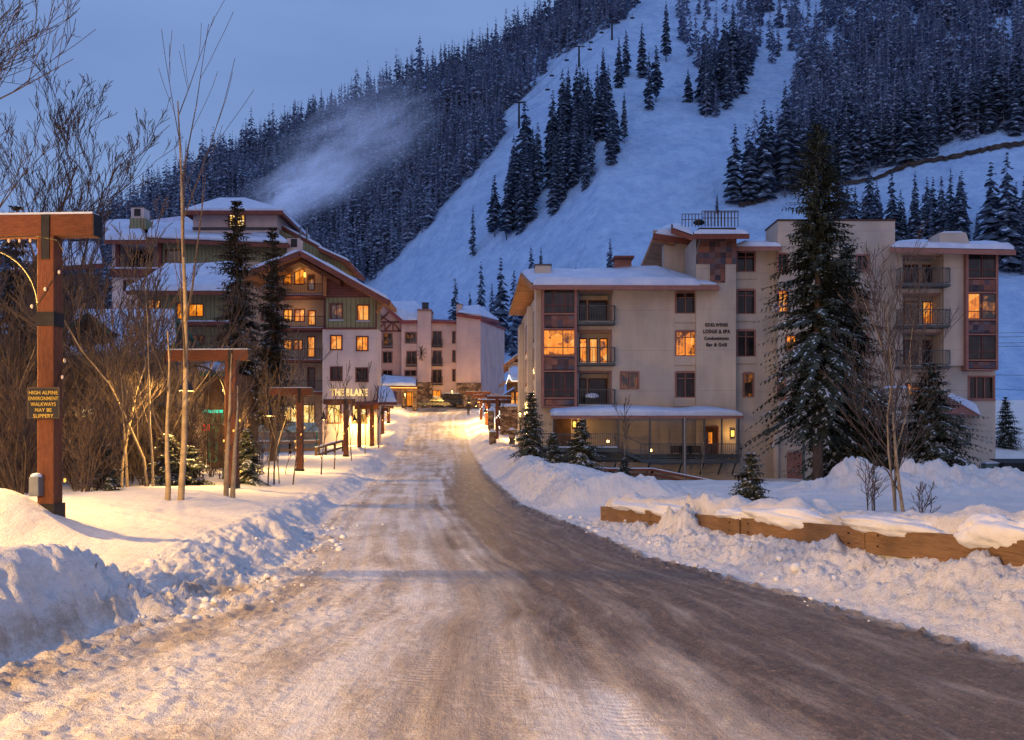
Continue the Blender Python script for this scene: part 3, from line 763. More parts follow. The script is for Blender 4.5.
hero_spruce('spruce_tree', 'broad snow flecked spruce right of the two tall ones by the lodge', X(930, 50), 50, 6.8, 3.6, 7, snow=.42, bare=.03, dens=1.3, twl=1.3)
hero_spruce('spruce_tree', 'small snow flecked spruce between the tall spruces and the lodge porch', X(880, 53), 53, 5.6, 2.3, 17, snow=.42, bare=.03, dens=1.2, twl=1.3)
hero_spruce('spruce_tree', 'small spruce with snowy branches standing behind the wooden guard rail', X(751, 24), 24, 1.62, .62, 8, snow=.5, bare=.02, dens=3.2, twl=.62, droop=.3)
hero_spruce('spruce_tree', 'small snowy spruce below the covered deck', X(581, 41), 41, 2.3, 1.15, 9, snow=.5, bare=.02, dens=2.4, twl=.8, droop=.3)
hero_spruce('spruce_tree', 'tiny snowy spruce left of the one below the covered deck', X(553, 42), 42, 1.5, .7, 10, snow=.45, bare=.02, dens=2.6, twl=.7, droop=.3)
hero_spruce('spruce_tree', 'tiny thin snowy spruce under the stairs of the deck', X(624, 45), 45, 1.3, .55, 12, snow=.5, bare=.02, dens=2.6, twl=.7, droop=.3)
hero_spruce('spruce_tree', 'slim dark spruce at the left corner of the covered deck', X(531, 47), 47, 3.6, 1.1, 13, snow=.4, bare=.03, dens=1.6, twl=.9)
hero_spruce('spruce_tree', 'dark spruce beyond the dumpster at the right edge', X(1006, 85), 85, 5.2, 1.6, 14, snow=.35, bare=.04, dens=1.1, twl=1.2, zb=1.2)
hero_spruce('spruce_tree', 'tall dark spruce standing left in front of the green timbered inn', X(237, 52), 52, 15.5, 2.4, 15, foliage='needles_brown', snow=.16, bare=.2, dens=.85, twl=1.2, droop=.35)
hero_spruce('spruce_tree', 'tall dark spruce right of its twin in front of the balconies', X(273, 54), 54, 14.2, 2.0, 16, foliage='needles_brown', snow=.2, bare=.16, dens=.85, twl=1.2, droop=.35)
hero_spruce('spruce_tree', 'small snow laden spruce in the thicket right of the sign post', X(106, 24), 24, 1.35, .5, 18, snow=.6, bare=.02, dens=3.2, twl=.6, droop=.3)
hero_spruce('spruce_tree', 'low snow laden spruce behind the pale double trunk', X(168, 30), 30, 1.9, .8, 19, snow=.55, bare=.02, dens=2.6, twl=.7, droop=.3)
hero_spruce('spruce_tree', 'low bushy spruce lit yellow by the second lamp', X(190, 31), 31, 1.5, .9, 20, snow=.45, bare=.02, dens=2.6, twl=.7, droop=.3)
hero_spruce('spruce_tree', 'drooping low spruce beside the grey twin saplings', X(247, 34), 34, 2.2, 1.0, 21, snow=.4, bare=.02, dens=2.2, twl=.7, droop=.4)
hero_spruce('spruce_tree', 'rusty dark spruce behind the timber post at the left edge', X(16, 40), 40, 12.5, 2.0, 22, foliage='needles_brown', snow=.12, bare=.1, dens=.9, twl=1.2)

# ------------------------------------------------------------------ bare trees
RMIN = [.006]
def bare_mesh(mb_trunk, mb_br, r, p_, d, L, rad, lvl, maxlvl, spread=.6, up=.25, kids=5, sides=6, wig=.12, first=.3):
    seg = 6 if lvl == 0 else 4
    pts = [p_]; rr = [rad]; cur = p_; dd = d.copy()
    for i in range(seg):
        dd = (dd + Vector((r.gauss(0, wig), r.gauss(0, wig), r.gauss(0, wig * .6) + up * .12))).normalized()
        cur = cur + dd * (L / seg); pts.append(cur); rr.append(max(RMIN[0], rad * (1 - .82 * (i + 1) / seg)))
    (mb_trunk if lvl == 0 else mb_br).tube(pts, rr, sides if lvl == 0 else (4 if lvl == 1 else 3), cap=False)
    if lvl >= maxlvl: return
    n = kids if lvl == 0 else (max(3, int(kids * .42)) if lvl == 1 else 3)
    for k in range(n):
        t = first + (1 - first) * (k + r.random()) / n if lvl == 0 else r.uniform(.2, .95)
        i = min(int(t * seg), seg - 1); f = t * seg - i
        q = pts[i].lerp(pts[i + 1], f)
        base_d = (pts[i + 1] - pts[i]).normalized()
        a = r.random() * 6.283
        side = Vector((math.cos(a), math.sin(a), 0)); side = (side - base_d * side.dot(base_d)).normalized()
        nd = (base_d * (1 - spread) + side * spread + Vector((0, 0, up * .5))).normalized()
        bare_mesh(mb_trunk, mb_br, r, q, nd, L * (.45 if lvl == 0 else .5) * (1.15 - .5 * t) * r.uniform(.7, 1.2), rr[i] * r.uniform(.38, .55), lvl + 1, maxlvl, spread, up, kids, sides, wig, first)
def bare_proto(seed, h, rad, lvl=3, kids=7, spread=.5, up=.3, trunks=1, wig=.1, first=.3):
    r = random.Random(seed); a = MB(); b = MB()
    for k in range(trunks):
        ang = r.random() * 6.28; tilt = 0 if trunks == 1 else r.uniform(.05, .28)
        d = Vector((math.cos(ang) * tilt, math.sin(ang) * tilt, 1)).normalized()
        bare_mesh(a, b, r, Vector((math.cos(ang) * .06 * (trunks > 1), math.sin(ang) * .06 * (trunks > 1), -.3)), d, h * r.uniform(.85, 1), rad, 0, lvl, spread, up, kids, 7, wig, first)
    return a, b
def bare_tree(name, label, x, y, seed, h, rad, mat_t='aspen', mat_b='twig', group=None, cat='tree', rot=0, z=None, **k):
    root = thing(name, label, cat, (x, y, (gz(x, y) if z is None else z) - .05), group)
    RMIN[0] = max(.004, y * .00030); a, b = bare_proto(seed, h, rad, **k)
    a.build('trunk', M[mat_t], root, world=False, smooth=True); b.build('branches', M[mat_b], root, world=False)
    root.rotation_euler = (0, 0, rot); return root
# right side
bare_tree('bare_aspen', 'tall leafless aspen with pale trunk rising out of the snow behind the guard rail', X(905, 24), 24, 31, 7.4, .05, lvl=3, kids=16, spread=.42, up=.5, first=.12)
bare_tree('bare_aspen', 'thinner leafless aspen leaning left beside the pale trunk', X(898, 24.4), 24.4, 35, 6.2, .035, lvl=3, kids=13, spread=.42, up=.45, first=.12, trunks=2)
bare_tree('bare_shrub', 'low leafless brown shrub at the foot of the pale aspen', X(870, 24), 24, 36, 1.6, .02, 'twig', cat='shrub', lvl=2, kids=5, trunks=5)
bare_tree('bare_shrub', 'small leafless shrub right of the pale aspen trunk', X(925, 22), 22, 37, 1.2, .018, 'twig_red', cat='shrub', lvl=2, kids=5, trunks=4)
bare_tree('bare_sapling', 'slim leafless sapling in front of the covered deck', X(627, 46), 46, 38, 4.0, .03, lvl=2, kids=10, spread=.3, first=.2)
bare_tree('bare_sapling', 'short leafless sapling near the deck door', X(702, 50), 50, 39, 3.0, .028, lvl=2, kids=8, spread=.35, first=.2)
# left side, the ones that can be told apart
bare_tree('bare_aspen', 'tall thin aspen with a yellow lit trunk reaching far above the inn', X(180, 21.6), 21.6, 41, 11.3, .085, lvl=2, kids=7, spread=.40, up=.7, first=.34, wig=.035)
bare_tree('bare_aspen', 'yellow lit aspen trunk left of its taller twin', X(167, 21.5), 21.5, 43, 4.6, .075, lvl=2, kids=4, spread=.4, up=.5, first=.3, wig=.05)
bare_tree('bare_aspen', 'grey aspen leaning right beside the second timber lamp post', X(226, 25.5), 25.5, 44, 4.7, .085, lvl=2, kids=6, spread=.5, up=.35, first=.35, wig=.05)
bare_tree('bare_aspen', 'grey aspen with a dead stub beside the second timber lamp post', X(232, 25.2), 25.2, 45, 3.8, .085, lvl=2, kids=3, spread=.5, first=.5, wig=.06)
bare_tree('bare_tree', 'large leafless tree filling the upper left corner', X(-12, 27), 27, 46, 17, .2, 'twig', lvl=4, kids=22, spread=.44, up=.55, first=.22, wig=.17)
bare_tree('bare_tree', 'second large leafless tree at the left edge behind the timber beam', X(18, 34), 34, 47, 15, .15, 'twig', 'twig_red', lvl=4, kids=20, spread=.40, up=.6, first=.2, wig=.17)
bare_tree('bare_tree', 'rounded leafless tree standing against the sky above the timber beam', X(68, 42), 42, 48, 16.2, .14, 'twig', lvl=4, kids=13, spread=.42, up=.7, first=.42, wig=.15)
for k, (px, d, h, lab) in enumerate([(268, 34, 3.4, 'thin bare sapling left of the third timber lamp post'), (274, 35, 6.0, 'thin tall bare sapling just behind the shorter one left of the third lamp post'), (321, 43, 3.8, 'dark thin sapling right of the third timber lamp post'),
        (334, 47, 5.4, 'thin sapling between the third and fourth lamp posts'), (352, 55, 5.2, 'thin sapling right of the fourth timber lamp post'), (365, 62, 6.3, 'pale sapling between the fourth and fifth lamp posts'), (293, 36, 2.4, 'short bushy sapling at the foot of the third lamp post'), (378, 74, 5.5, 'thin sapling beside the fifth timber lamp post')]):
    bare_tree('bare_sapling', lab, X(px, d), d, 60 + k, h, .038, 'twig', lvl=2, kids=6, spread=.35, up=.5, first=.3, wig=.05)
# thicket
PR = []
for k in range(5):
    PR.append(bare_tree('bare_shrub', 'leafless brown shrub in the thicket left of the inn', -17 - k, 30 + k * 2, 80 + k, 3.6, .035, 'twig', 'twig_red' if k % 2 else 'twig', 'leafless shrubs in the left thicket', 'shrub', lvl=3, kids=7, spread=.45, up=.35, trunks=6, first=.08))
r2 = random.Random(3)
for k in range(66):
    o = copy_tree(PR[k % 5]); px = r2.uniform(-60, 205) if k < 62 else r2.uniform(205, 262); d = r2.uniform(23, 41) if px < 110 else r2.uniform(33, 41)
    x = X(px, d); o.location = (x, d, gz(x, d) - .1); o.rotation_euler = (0, 0, r2.random() * 6.28); s = r2.uniform(.4, .85) * (1.2 if px < 60 else 1); o.scale = (s, s, s)
PT = []
for k in range(3):
    PT.append(bare_tree('bare_tree', 'slender leafless tree in the thicket left of the inn', X(40 + 60 * k, 36), 36 + k, 90 + k, 8.5, .05, 'aspen', 'twig', 'slender leafless trees in the left thicket', lvl=3, kids=15, spread=.36, up=.4, first=.2))
for k in range(44):
    o = copy_tree(PT[k % 3]); px = r2.uniform(-40, 175) if k < 24 else (r2.uniform(-60, 60) if k < 34 else r2.uniform(175, 290)); d = r2.uniform(27, 41) if k < 34 else r2.uniform(34, 50)
    x = X(px, d); o.location = (x, d, gz(x, d) - .1); o.rotation_euler = (0, 0, r2.random() * 6.28); s = r2.uniform(.45, 1.1) * (.8 if k >= 34 else 1); o.scale = (s, s, s)
# ------------------------------------------------------------------ building helpers
def facade(root, d, x0, y0, x1, y1, mat, holes=(), body=8.0, name='wall', zb=None):
    """wall of a block: front sheet with real openings, reveals, sides and top. pixel rects are read at distance d"""
    m = MB(); W = [(X(x0, d), X(x1, d), Z(y1, d) if zb is None else zb, Z(y0, d))]
    wx0, wx1, wz0, wz1 = W[0]
    H = [(X(h[0], d), X(h[2], d), Z(h[3], d), Z(h[1], d), h[4]) for h in holes]
    xs = sorted({wx0, wx1, *[q for h in H for q in (h[0], h[1])]}); zs = sorted({wz0, wz1, *[q for h in H for q in (h[2], h[3])]})
    xs = [v for v in xs if wx0 - 1e-6 <= v <= wx1 + 1e-6]; zs = [v for v in zs if wz0 - 1e-6 <= v <= wz1 + 1e-6]
    for i in range(len(xs) - 1):
        for j in range(len(zs) - 1):
            cx, cz = (xs[i] + xs[i + 1]) / 2, (zs[j] + zs[j + 1]) / 2
            if any(h[0] < cx < h[1] and h[2] < cz < h[3] for h in H): continue
            m.add([(xs[i], d, zs[j]), (xs[i + 1], d, zs[j]), (xs[i + 1], d, zs[j + 1]), (xs[i], d, zs[j + 1])], [(0, 1, 2, 3)])
    for (a, b, c, e, dep) in H:
        D = d + dep
        m.add([(a, d, c), (a, D, c), (a, D, e), (a, d, e)], [(0, 1, 2, 3)]); m.add([(b, d, c), (b, d, e), (b, D, e), (b, D, c)], [(0, 1, 2, 3)])
        m.add([(a, d, c), (b, d, c), (b, D, c), (a, D, c)], [(0, 1, 2, 3)]); m.add([(a, d, e), (a, D, e), (b, D, e), (b, d, e)], [(0, 1, 2, 3)])
        m.add([(a, D, c), (b, D, c), (b, D, e), (a, D, e)], [(0, 1, 2, 3)])
    B = d + body
    m.add([(wx0, d, wz0), (wx0, d, wz1), (wx0, B, wz1), (wx0, B, wz0)], [(0, 1, 2, 3)])
    m.add([(wx1, d, wz0), (wx1, B, wz0), (wx1, B, wz1), (wx1, d, wz1)], [(0, 1, 2, 3)])
    m.add([(wx0, d, wz1), (wx1, d, wz1), (wx1, B, wz1), (wx0, B, wz1)], [(0, 1, 2, 3)])
    m.add([(wx0, B, wz0), (wx0, B, wz1), (wx1, B, wz1), (wx1, B, wz0)], [(0, 1, 2, 3)])
    return m.build(name, M[mat] if isinstance(mat, str) else mat, root)
def window(root, d, x0, y0, x1, y1, pane='glass', nx=2, ny=1, trim='trim_rose', sill=None, inset=.16, tw=.09, top=False, sillmat=None, name='window'):
    a, b, c, e = X(x0, d), X(x1, d), Z(y1, d), Z(y0, d)
    m = MB(); g = .002
    # casing stands proud of the wall
    m.box(a - tw, a + .03, d - .045, d + .05, c - .02, e + tw); m.box(b - .03, b + tw, d - .045, d + .05, c - .02, e + tw)
    m.box(a + .03, b - .03, d - .043, d + .048, e - .02, e + tw * (1.5 if top else 1)); m.box(a + .03, b - .03, d - .043, d + .048, c - .02, c + .05)
    for i in range(1, nx):
        xx = a + (b - a) * i / nx; m.box(xx - .03, xx + .03, d + .07, d + inset - .01, c + .05, e - .02)
    for j in range(1, ny):
        zz = c + (e - c) * j / ny; m.box(a + .03, b - .03, d + .075, d + inset - .015, zz - .025, zz + .025)
    if top: m.box(a + .03, b - .03, d + .07, d + inset - .012, e - (e - c) * .22 - .025, e - (e - c) * .22 + .025)
    w = m.build(name, M[trim], root)
    MB().add([(a + g, d + inset - .004, c + g), (b - g, d + inset - .004, c + g), (b - g, d + inset - .004, e - g), (a + g, d + inset - .004, e - g)], [(0, 1, 2, 3)]).build('pane', M[pane], w)
    if sill: MB().box(a - tw - .03, b + tw + .03, d - .10, d - .047, c - sill, c - .022).build('sill', M[sillmat or trim], w)
    return w
def railing(m, x0, x1, y0, y1, zf, h=1.0, step=.16, mesh=True, sides=True):
    m.box(x0, x1, y0 - .03, y0 + .03, zf + h - .05, zf + h); m.box(x0, x1, y0 - .02, y0 + .02, zf + .08, zf + .12)
    n = max(2, int((x1 - x0) / step))
    for i in range(n + 1):
        xx = x0 + (x1 - x0) * i / n; w = .03 if i in (0, n) else .012
        m.box(xx - w, xx + w, y0 - w * .7, y0 + w * .7, zf + .12, zf + h - .05)
    if sides:
        for xx in (x0, x1):
            m.box(xx - .022, xx + .022, y0 + .031, y1, zf + h - .045, zf + h - .003)
            for k in range(1, 5): yy = y0 + (y1 - y0) * k / 5; m.box(xx - .012, xx + .012, yy - .012, yy + .012, zf, zf + h - .046)
def balcony(root, d, x0, x1, yf, yt, out=.9, mat='railing', slabmat='railing', snow=False):
    D = d - out; a, b = X(x0, D), X(x1, D); zf = Z(yf, D); h = Z(yt, D) - zf
    s = MB().box(a, b, D - .03, d - .003, zf - .16, zf).build('balcony', M[slabmat], root)
    m = MB(); railing(m, a + .03, b - .03, D + .03, d - .01, zf + .002, h); m.build('railing', M[mat], s)
    if snow: MB().box(a + .08, b - .08, D + .08, d - .05, zf + .003, zf + .07).build('snow', M['roof_snow'], s)
    return s
def snow_slab(root, pts, th=.3, name='roof_snow', res=.5):
    if len(pts) == 4:
        A_, B_, C_, D_ = [Vector(q) for q in pts]; nu = max(4, min(60, int((B_ - A_).length / .35))); nv = max(4, min(24, int((D_ - A_).length / .5)))
        us = np.linspace(0, 1, nu + 1); vs_ = np.linspace(0, 1, nv + 1); V = []; Fq = []
        for j, v in enumerate(vs_):
            for i, u in enumerate(us):
                q = A_.lerp(B_, u).lerp(D_.lerp(C_, u), v); e = min(u * nu, (1 - u) * nu, v * nv, (1 - v) * nv); k = 0 if e < .5 else (.8 if e < 1.5 else 1)
                nz_ = float(fbm(np.array([q.x * .45 + 5]), np.array([q.y * .4 + q.z]), 3, 8)[0])
                V.append((q.x, q.y, q.z + .004 + th * (k * (1 + .9 * nz_) if k else .0)))
                if k == 0: V[-1] = (q.x, q.y, q.z - .01)
        for i in range(nu + 1):
            q = V[i]; V[i] = (q[0], q[1] - .02, q[2])
        for j in range(nv):
            for i in range(nu): a_ = j * (nu + 1) + i; Fq.append((a_, a_ + 1, a_ + nu + 2, a_ + nu + 1))
        # second row sits almost over the edge so the blanket has a full lip
        for i in range(nu + 1):
            a_, b_ = Vector(V[nu + 1 + i]), Vector(V[i]); V[nu + 1 + i] = (b_.x, b_.y + .05, a_.z if abs(a_.z - b_.z) < th * 3 else a_.z - (D_.z - A_.z) / nv * .9)
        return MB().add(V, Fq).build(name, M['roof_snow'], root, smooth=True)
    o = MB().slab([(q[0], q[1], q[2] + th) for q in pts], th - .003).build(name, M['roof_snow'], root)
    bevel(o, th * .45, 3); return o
def lettering(text, size, loc, mat, parent=None, width=None, cap=None, ext=.02, name='lettering', smallcaps=False, bold=.0, world=True, align='CENTER', spacing=1.0):
    cu = bpy.data.curves.new('lettering', 'FONT'); cu.body = text; cu.size = size; cu.extrude = ext; cu.align_x = align; cu.offset = bold; cu.space_character = spacing
    t = bpy.data.objects.new('tmp', cu); COL.objects.link(t); bpy.context.view_layer.update()
    me = bpy.data.meshes.new_from_object(t.evaluated_get(bpy.context.evaluated_depsgraph_get()))
    bpy.data.objects.remove(t); bpy.data.curves.remove(cu)
    me.transform(Matrix.Rotation(math.radians(90), 4, 'X'))
    me.materials.clear(); me.materials.append(M[mat])
    if width:
        xs = [v.co.x for v in me.vertices]; zs_ = [v.co.z for v in me.vertices]; sx = width / (max(xs) - min(xs)); sz = (cap / (max(zs_) - max(min(zs_), 0)))
        me.transform(Matrix.Diagonal((sx, 1, sz, 1)))
    off = wloc(parent) if (parent is not None and world) else Vector((0, 0, 0))
    # one mesh per word: cut at the widest gaps between letters
    nw = len(text.split()); iv = sorted((min(me.vertices[i].co.x for i in p_.vertices), max(me.vertices[i].co.x for i in p_.vertices)) for p_ in me.polygons)
    run = []; 
    for a_, b_ in iv:
        if run and a_ <= run[-1][1] + 1e-5: run[-1][1] = max(run[-1][1], b_)
        else: run.append([a_, b_])
    gaps = sorted(((run[i + 1][0] - run[i][1], (run[i + 1][0] + run[i][1]) / 2) for i in range(len(run) - 1)), reverse=True)[:nw - 1]
    cuts = [-1e9] + sorted(g_[1] for g_ in gaps) + [1e9]; o = None
    for c0_, c1_ in zip(cuts[:-1], cuts[1:]):
        fs_ = [tuple(p_.vertices) for p_ in me.polygons if c0_ < me.vertices[p_.vertices[0]].co.x < c1_]
        used = sorted({i for f_ in fs_ for i in f_}); mp_ = {v_: k_ for k_, v_ in enumerate(used)}
        m2 = bpy.data.meshes.new(name); m2.from_pydata([tuple(me.vertices[i].co) for i in used], [], [tuple(mp_[i] for i in f_) for f_ in fs_]); m2.materials.append(M[mat]); m2.update()
        o = bpy.data.objects.new(name, m2); COL.objects.link(o); o.location = Vector(loc) - off
        if parent is not None: o.parent = parent
    return o
def chimney(root, d, x0, y0, x1, y1, mat='stucco', body=1.2, cap='asphalt_roof'):
    a, b, c, e = X(x0, d), X(x1, d), Z(y1, d), Z(y0, d)
    o = MB().box(a, b, d, d + body, c - .6, e).build('chimney', M[mat], root)
    MB().box(a - .06, b + .06, d - .06, d + body + .06, e + .002, e + .10).build('chimney_cap', M[cap], o)
    return o

# ------------------------------------------------------------------ beige lodge
LD = thing('condominium_lodge', 'long beige stucco lodge with tile clad bays, balconies and snowy roofs right of the road', 'lodge', (15, 62, -.6))
d = 62
# block A
wins = [(676, 293, 695, 313.5, 'glass'), (676, 332, 695, 356, 'lit'), (676, 373, 695, 397.5, 'glass')]
holes = [(w[0], w[1], w[2], w[3], .18) for w in wins] + [(621, 372.5, 638, 389, .18)]
rec = [(579, 292.5, 610, 321, 'glass'), (579, 331.5, 610, 362.5, 'lit'), (579, 372.5, 610, 405, 'glass')]
holes += [(q[0], q[1], q[2], q[3], 1.5) for q in rec]
bay = [(545, 291.5, 573, 312.5, 'glass', 3), (545, 331, 573, 354.5, 'lit', 3), (545, 373, 573, 397, 'glass', 3)]
holes += [(576.2, 420, 0, 0, 0)] * 0
facade(LD, d, 541, 286, 696.5, 482, 'stucco', holes, 18, zb=-2)
for x0, y0, x1, y1, p_ in wins: window(LD, d, x0, y0, x1, y1, p_, 2, 1, 'trim_rose', .62, top=True, sillmat='stucco', inset=.18)
window(LD, d, 621, 372.5, 638, 389, 'lit_dim', 2, 1, 'trim_rose', None, inset=.18)
for i, (x0, y0, x1, y1, p_) in enumerate(rec):
    D = d + 1.5; zf = Z(y1, d)
    # glazed doors at the back of the recess
    xs = [X(x0, d) + .12, X(x0, d) + .85, X(x0, d) + 1.0, X(x1, d) - .25]
    if p_ == 'lit':
        parts_ = [(xs[0], X(587, D), 'lit'), (X(589, D), X(597.5, D), 'lit2'), (X(599.5, D), X(607.5, D), 'lit')]
    else: parts_ = [(xs[0], X(586.5, D), 'glass'), (X(588, D), X(607.5, D), 'glass')]
    for (a, b, mt_) in parts_:
        top = Z(y0, d) - .30; f = MB()
        f.box(a, a + .07, D - .07, D - .003, zf + .02, top); f.box(b - .07, b, D - .07, D - .003, zf + .02, top); f.box(a + .07, b - .07, D - .068, D - .005, top - .08, top); f.box(a + .07, b - .07, D - .068, D - .005, zf + .02, zf + .12)
        o = f.build('balcony_door', M['trim_maroon'], LD)
        MB().add([(a + .07, D - .03, zf + .12), (b - .07, D - .03, zf + .12), (b - .07, D - .03, top - .08), (a + .07, D - .03, top - .08)], [(0, 1, 2, 3)]).build('pane', M[mt_], o)
    f = MB(); a, b, c, e = X(x0, d), X(x1, d), Z(y1, d), Z(y0, d)
    f.box(b + .002, b + .12, d - .05, d - .002, c, e + .12); f.box(a - .1, b, d - .048, d - .002, e + .002, e + .12); f.build('opening_trim', M['trim_rose'], LD)
for yf, yt in ((322, 305.3), (363, 347), (405.5, 389)): balcony(LD, d, 577.5, 615.5, yf, yt, .9, snow=yf > 400)
# things on the balconies
ch = thing('balcony_grill', 'snow covered grill on the lowest left balcony of the beige lodge', 'grill', (X(592, 61.5), 61.5, Z(405.5, 61.1)))
MB().box(-.45, .45, -.2, .2, 0, .55).build('cabinet', M['black'], ch, world=False); s = MB(); s.ball((0, 0, .65), .5, 10, 6, (1, .55, .45)); s.build('snow_cap', M['roof_snow'], ch, world=False, smooth=True)
# sunroom bay, stacked glass and tile
by = 61.1
b0 = MB(); a, b = X(541.5, by), X(577, by)
def zz(y): return Z(y, by)
bay_parts = [(288, 313, 'w'), (314.5, 328, 't'), (329.5, 355, 'w'), (356.5, 370.5, 't'), (372, 397.5, 'w'), (398.8, 406.5, 't')]
b0.box(a, a + .18, by - .02, 61.997, zz(407), zz(287.5)); b0.box(b - .18, b, by - .02, 61.997, zz(407), zz(287.5)); 
for yy in (288, 313.7, 328.8, 355.7, 371.2, 398.1, 406.8): b0.box(a + .18, b - .18, by - .018, 61.99, zz(yy) - .06, zz(yy) + .05)
b0.build('bay_frame', M['trim_rose'], LD)
for (y0, y1, k) in bay_parts:
    if k == 't': MB().box(a + .19, b - .19, by + .02, 61.9, zz(y1) + .06, zz(y0) - .06).build('tile_panel', M['tiles'], LD)
    else:
        lit_ = y0 == 329.5; mm = MB()
        for i in range(1, 3 if not lit_ else 2): xx = a + (b - a) * i / (3 if not lit_ else 2) + (.25 if lit_ else 0); mm.box(xx - .03, xx + .03, by + .03, by + .08, zz(y1) + .05, zz(y0) - .06)
        mm.box(a + .19, b - .19, by + .035, by + .085, zz(y1) + .50, zz(y1) + .55)
        o = mm.build('bay_window', M['trim_maroon'], LD)
        MB().add([(a + .19, by + .10, zz(y1) + .06), (b - .19, by + .10, zz(y1) + .06), (b - .19, by + .10, zz(y0) - .06), (a + .19, by + .10, zz(y0) - .06)], [(0, 1, 2, 3)]).build('pane', M['lit' if lit_ else 'glass'], o)
# oblique end wall towards the street, with tall glazed strips and pilasters
A0 = Vector((X(541, 62), 62.02, 0)); A1 = Vector((X(521.5, 84), 84, 0))
m = MB(); m.prism([(A0.x, A0.y, -2), (A1.x, A1.y, -2), (A1.x, A1.y, 13.3), (A0.x, A0.y, 12.7)], (.9, 0, 0)); m.build('end_wall', M['stucco'], LD)
dirv = (A1 - A0).normalized(); nrm = Vector((-dirv.y, dirv.x, 0)); 
if nrm.x > 0: nrm = -nrm
def on_end(t, z, o_=0): q = A0.lerp(A1, t) + nrm * o_; return (q.x, q.y, z)
for t0, t1 in ((.0, .07), (.36, .42), (.86, 1.0)):
    MB().prism([on_end(t0, -1, .35), on_end(t1, -1, .35), on_end(t1, 12.6, .35), on_end(t0, 12.6, .35)], tuple(-nrm * .34)).build('pilaster', M['stucco'], LD)
for t0, t1 in ((.12, .30), (.50, .74)):
    for zb_, zt in ((9.6, 11.9), (6.8, 9.1), (4.0, 6.3), (1.4, 3.6)):
        f = MB(); f.prism([on_end(t0, zb_, .06), on_end(t1, zb_, .06), on_end(t1, zt, .06), on_end(t0, zt, .06)], tuple(-nrm * .05)); w = f.build('window', M['trim_maroon'], LD)
        e = .02; MB().prism([on_end(t0 + e, zb_ + .15, .085), on_end(t1 - e, zb_ + .15, .085), on_end(t1 - e, zt - .15, .085), on_end(t0 + e, zt - .15, .085)], tuple(-nrm * .02)).build('pane', M['glass'], w)
# roof A : front slope, long rear slope, timber soffit overhanging the street end
fe = 60.6; rd = 66.0; be = 84.0
pf0 = (X(531, fe), fe, Z(285, fe)); pf1 = (X(719, fe), fe, Z(285.5, fe))
pr0 = (X(520.5, rd), rd, Z(273, rd)); pr1 = (X(659, rd), rd, Z(270, rd))
pb0 = (X(509, be), be, Z(312, be)); pb1 = (X(640, be), be, Z(312, be))
rA = MB(); rA.slab([pf0, pf1, pr1, pr0], .32); rA.slab([pr0, pr1, pb1, pb0], .32)
pr2 = (X(700, 65.8), 65.8, Z(284, 65.8))
rA.slab([pf1, (X(719, 64), 64, Z(285.5, 64)), pr2, pr1], .3)
rA.build('roof', [M['soffit']], LD)
f = MB(); f.bar((pf0[0], pf0[1], pf0[2] - .15), (pf1[0], pf1[1], pf1[2] - .15), .12, .30); f.build('fascia', M['trim_rose'], LD)
up = lambda p_, k=.02: (p_[0], p_[1], p_[2] + k)
snow_slab(LD, [up((pf0[0] + .15, pf0[1] + .05, pf0[2])), up((X(700, fe), fe + .05, pf1[2])), up(pr1), up((pr0[0] + .12, pr0[1], pr0[2]))], .42)
snow_slab(LD, [up(pr0, .03), up(pr1, .03), up(pb1), up(pb0)], .32)
snow_slab(LD, [up((X(699, fe), fe + .1, pf1[2]), .03), up((X(717, fe), fe + .1, pf1[2]), .01), up((X(717, 64), 64, pf1[2]), .02), up(pr2, .02), up(pr1, .05)], .22)
chimney(LD, 63.5, 535, 265.5, 551, 282); chimney(LD, 65, 615, 259, 631.5, 279, 'trim_rose')
MB().bar((X(613, 64.9), 64.9, Z(258.5, 64.9)), (X(633, 64.9), 64.9, Z(258.5, 64.9)), 1.5, .12).build('chimney_cap', M['fascia'], LD)
# block B behind
facade(LD, 66, 664, 239, 697, 290, 'stucco', (), .9, zb=8)
rB = MB(); q0, q1, q2, q3 = P(653, 235.5, 65.2), P(698, 240.5, 65.2), P(698, 236, 70), P(662, 233, 70)
rB.slab([q0, q1, P(698, 233, 72), P(653, 230, 72)], .3)
rB.slab([P(653, 236, 65.2), P(674, 240, 65.2), P(664, 276, 82), P(638, 272, 82)], .3)
rB.build('roof', M['soffit'], LD)
MB().bar(P(653, 236, 65.1), P(690, 242, 65.1), .14, .42).build('fascia', M['fascia'], LD)
snow_slab(LD, [up(P(655, 235.5, 65.2)), up(P(690, 240.5, 65.2)), up(P(690, 229, 72)), up(P(664, 229, 72))], .5)
# tower C with slate cladding and roof terrace
dc = 61.5
facade(LD, dc, 696.3, 236, 736, 482, 'stucco', (), 6, zb=-2)
MB().box(X(696.0, dc), X(736.4, dc), dc - .07, dc - .003, Z(264, dc), Z(237.2, dc)).build('slate_cladding', M['tiles'], LD)
MB().box(X(710, dc), X(725, dc), dc - .07, dc - .003, Z(282.5, dc), Z(264.05, dc)).build('slate_panel', M['tiles'], LD)
rC = MB(); rC.slab([P(671, 228, 60.2), P(693, 236, 60.2), P(693, 231, 67), P(671, 224, 67)], .35)
rC.slab([P(693, 234.2, 60.2), P(749.5, 234.2, 60.2), P(746, 232, 67), P(693, 232, 67)], .32); rC.build('roof', M['fascia'], LD)
snow_slab(LD, [up(P(673, 228, 60.3)), up(P(693, 235, 60.3)), up(P(693, 230, 67)), up(P(673, 223, 67))], .2)
snow_slab(LD, [up(P(694, 234, 60.3)), up(P(748, 234, 60.3)), up(P(745, 231, 67)), up(P(694, 231, 67))], .2)
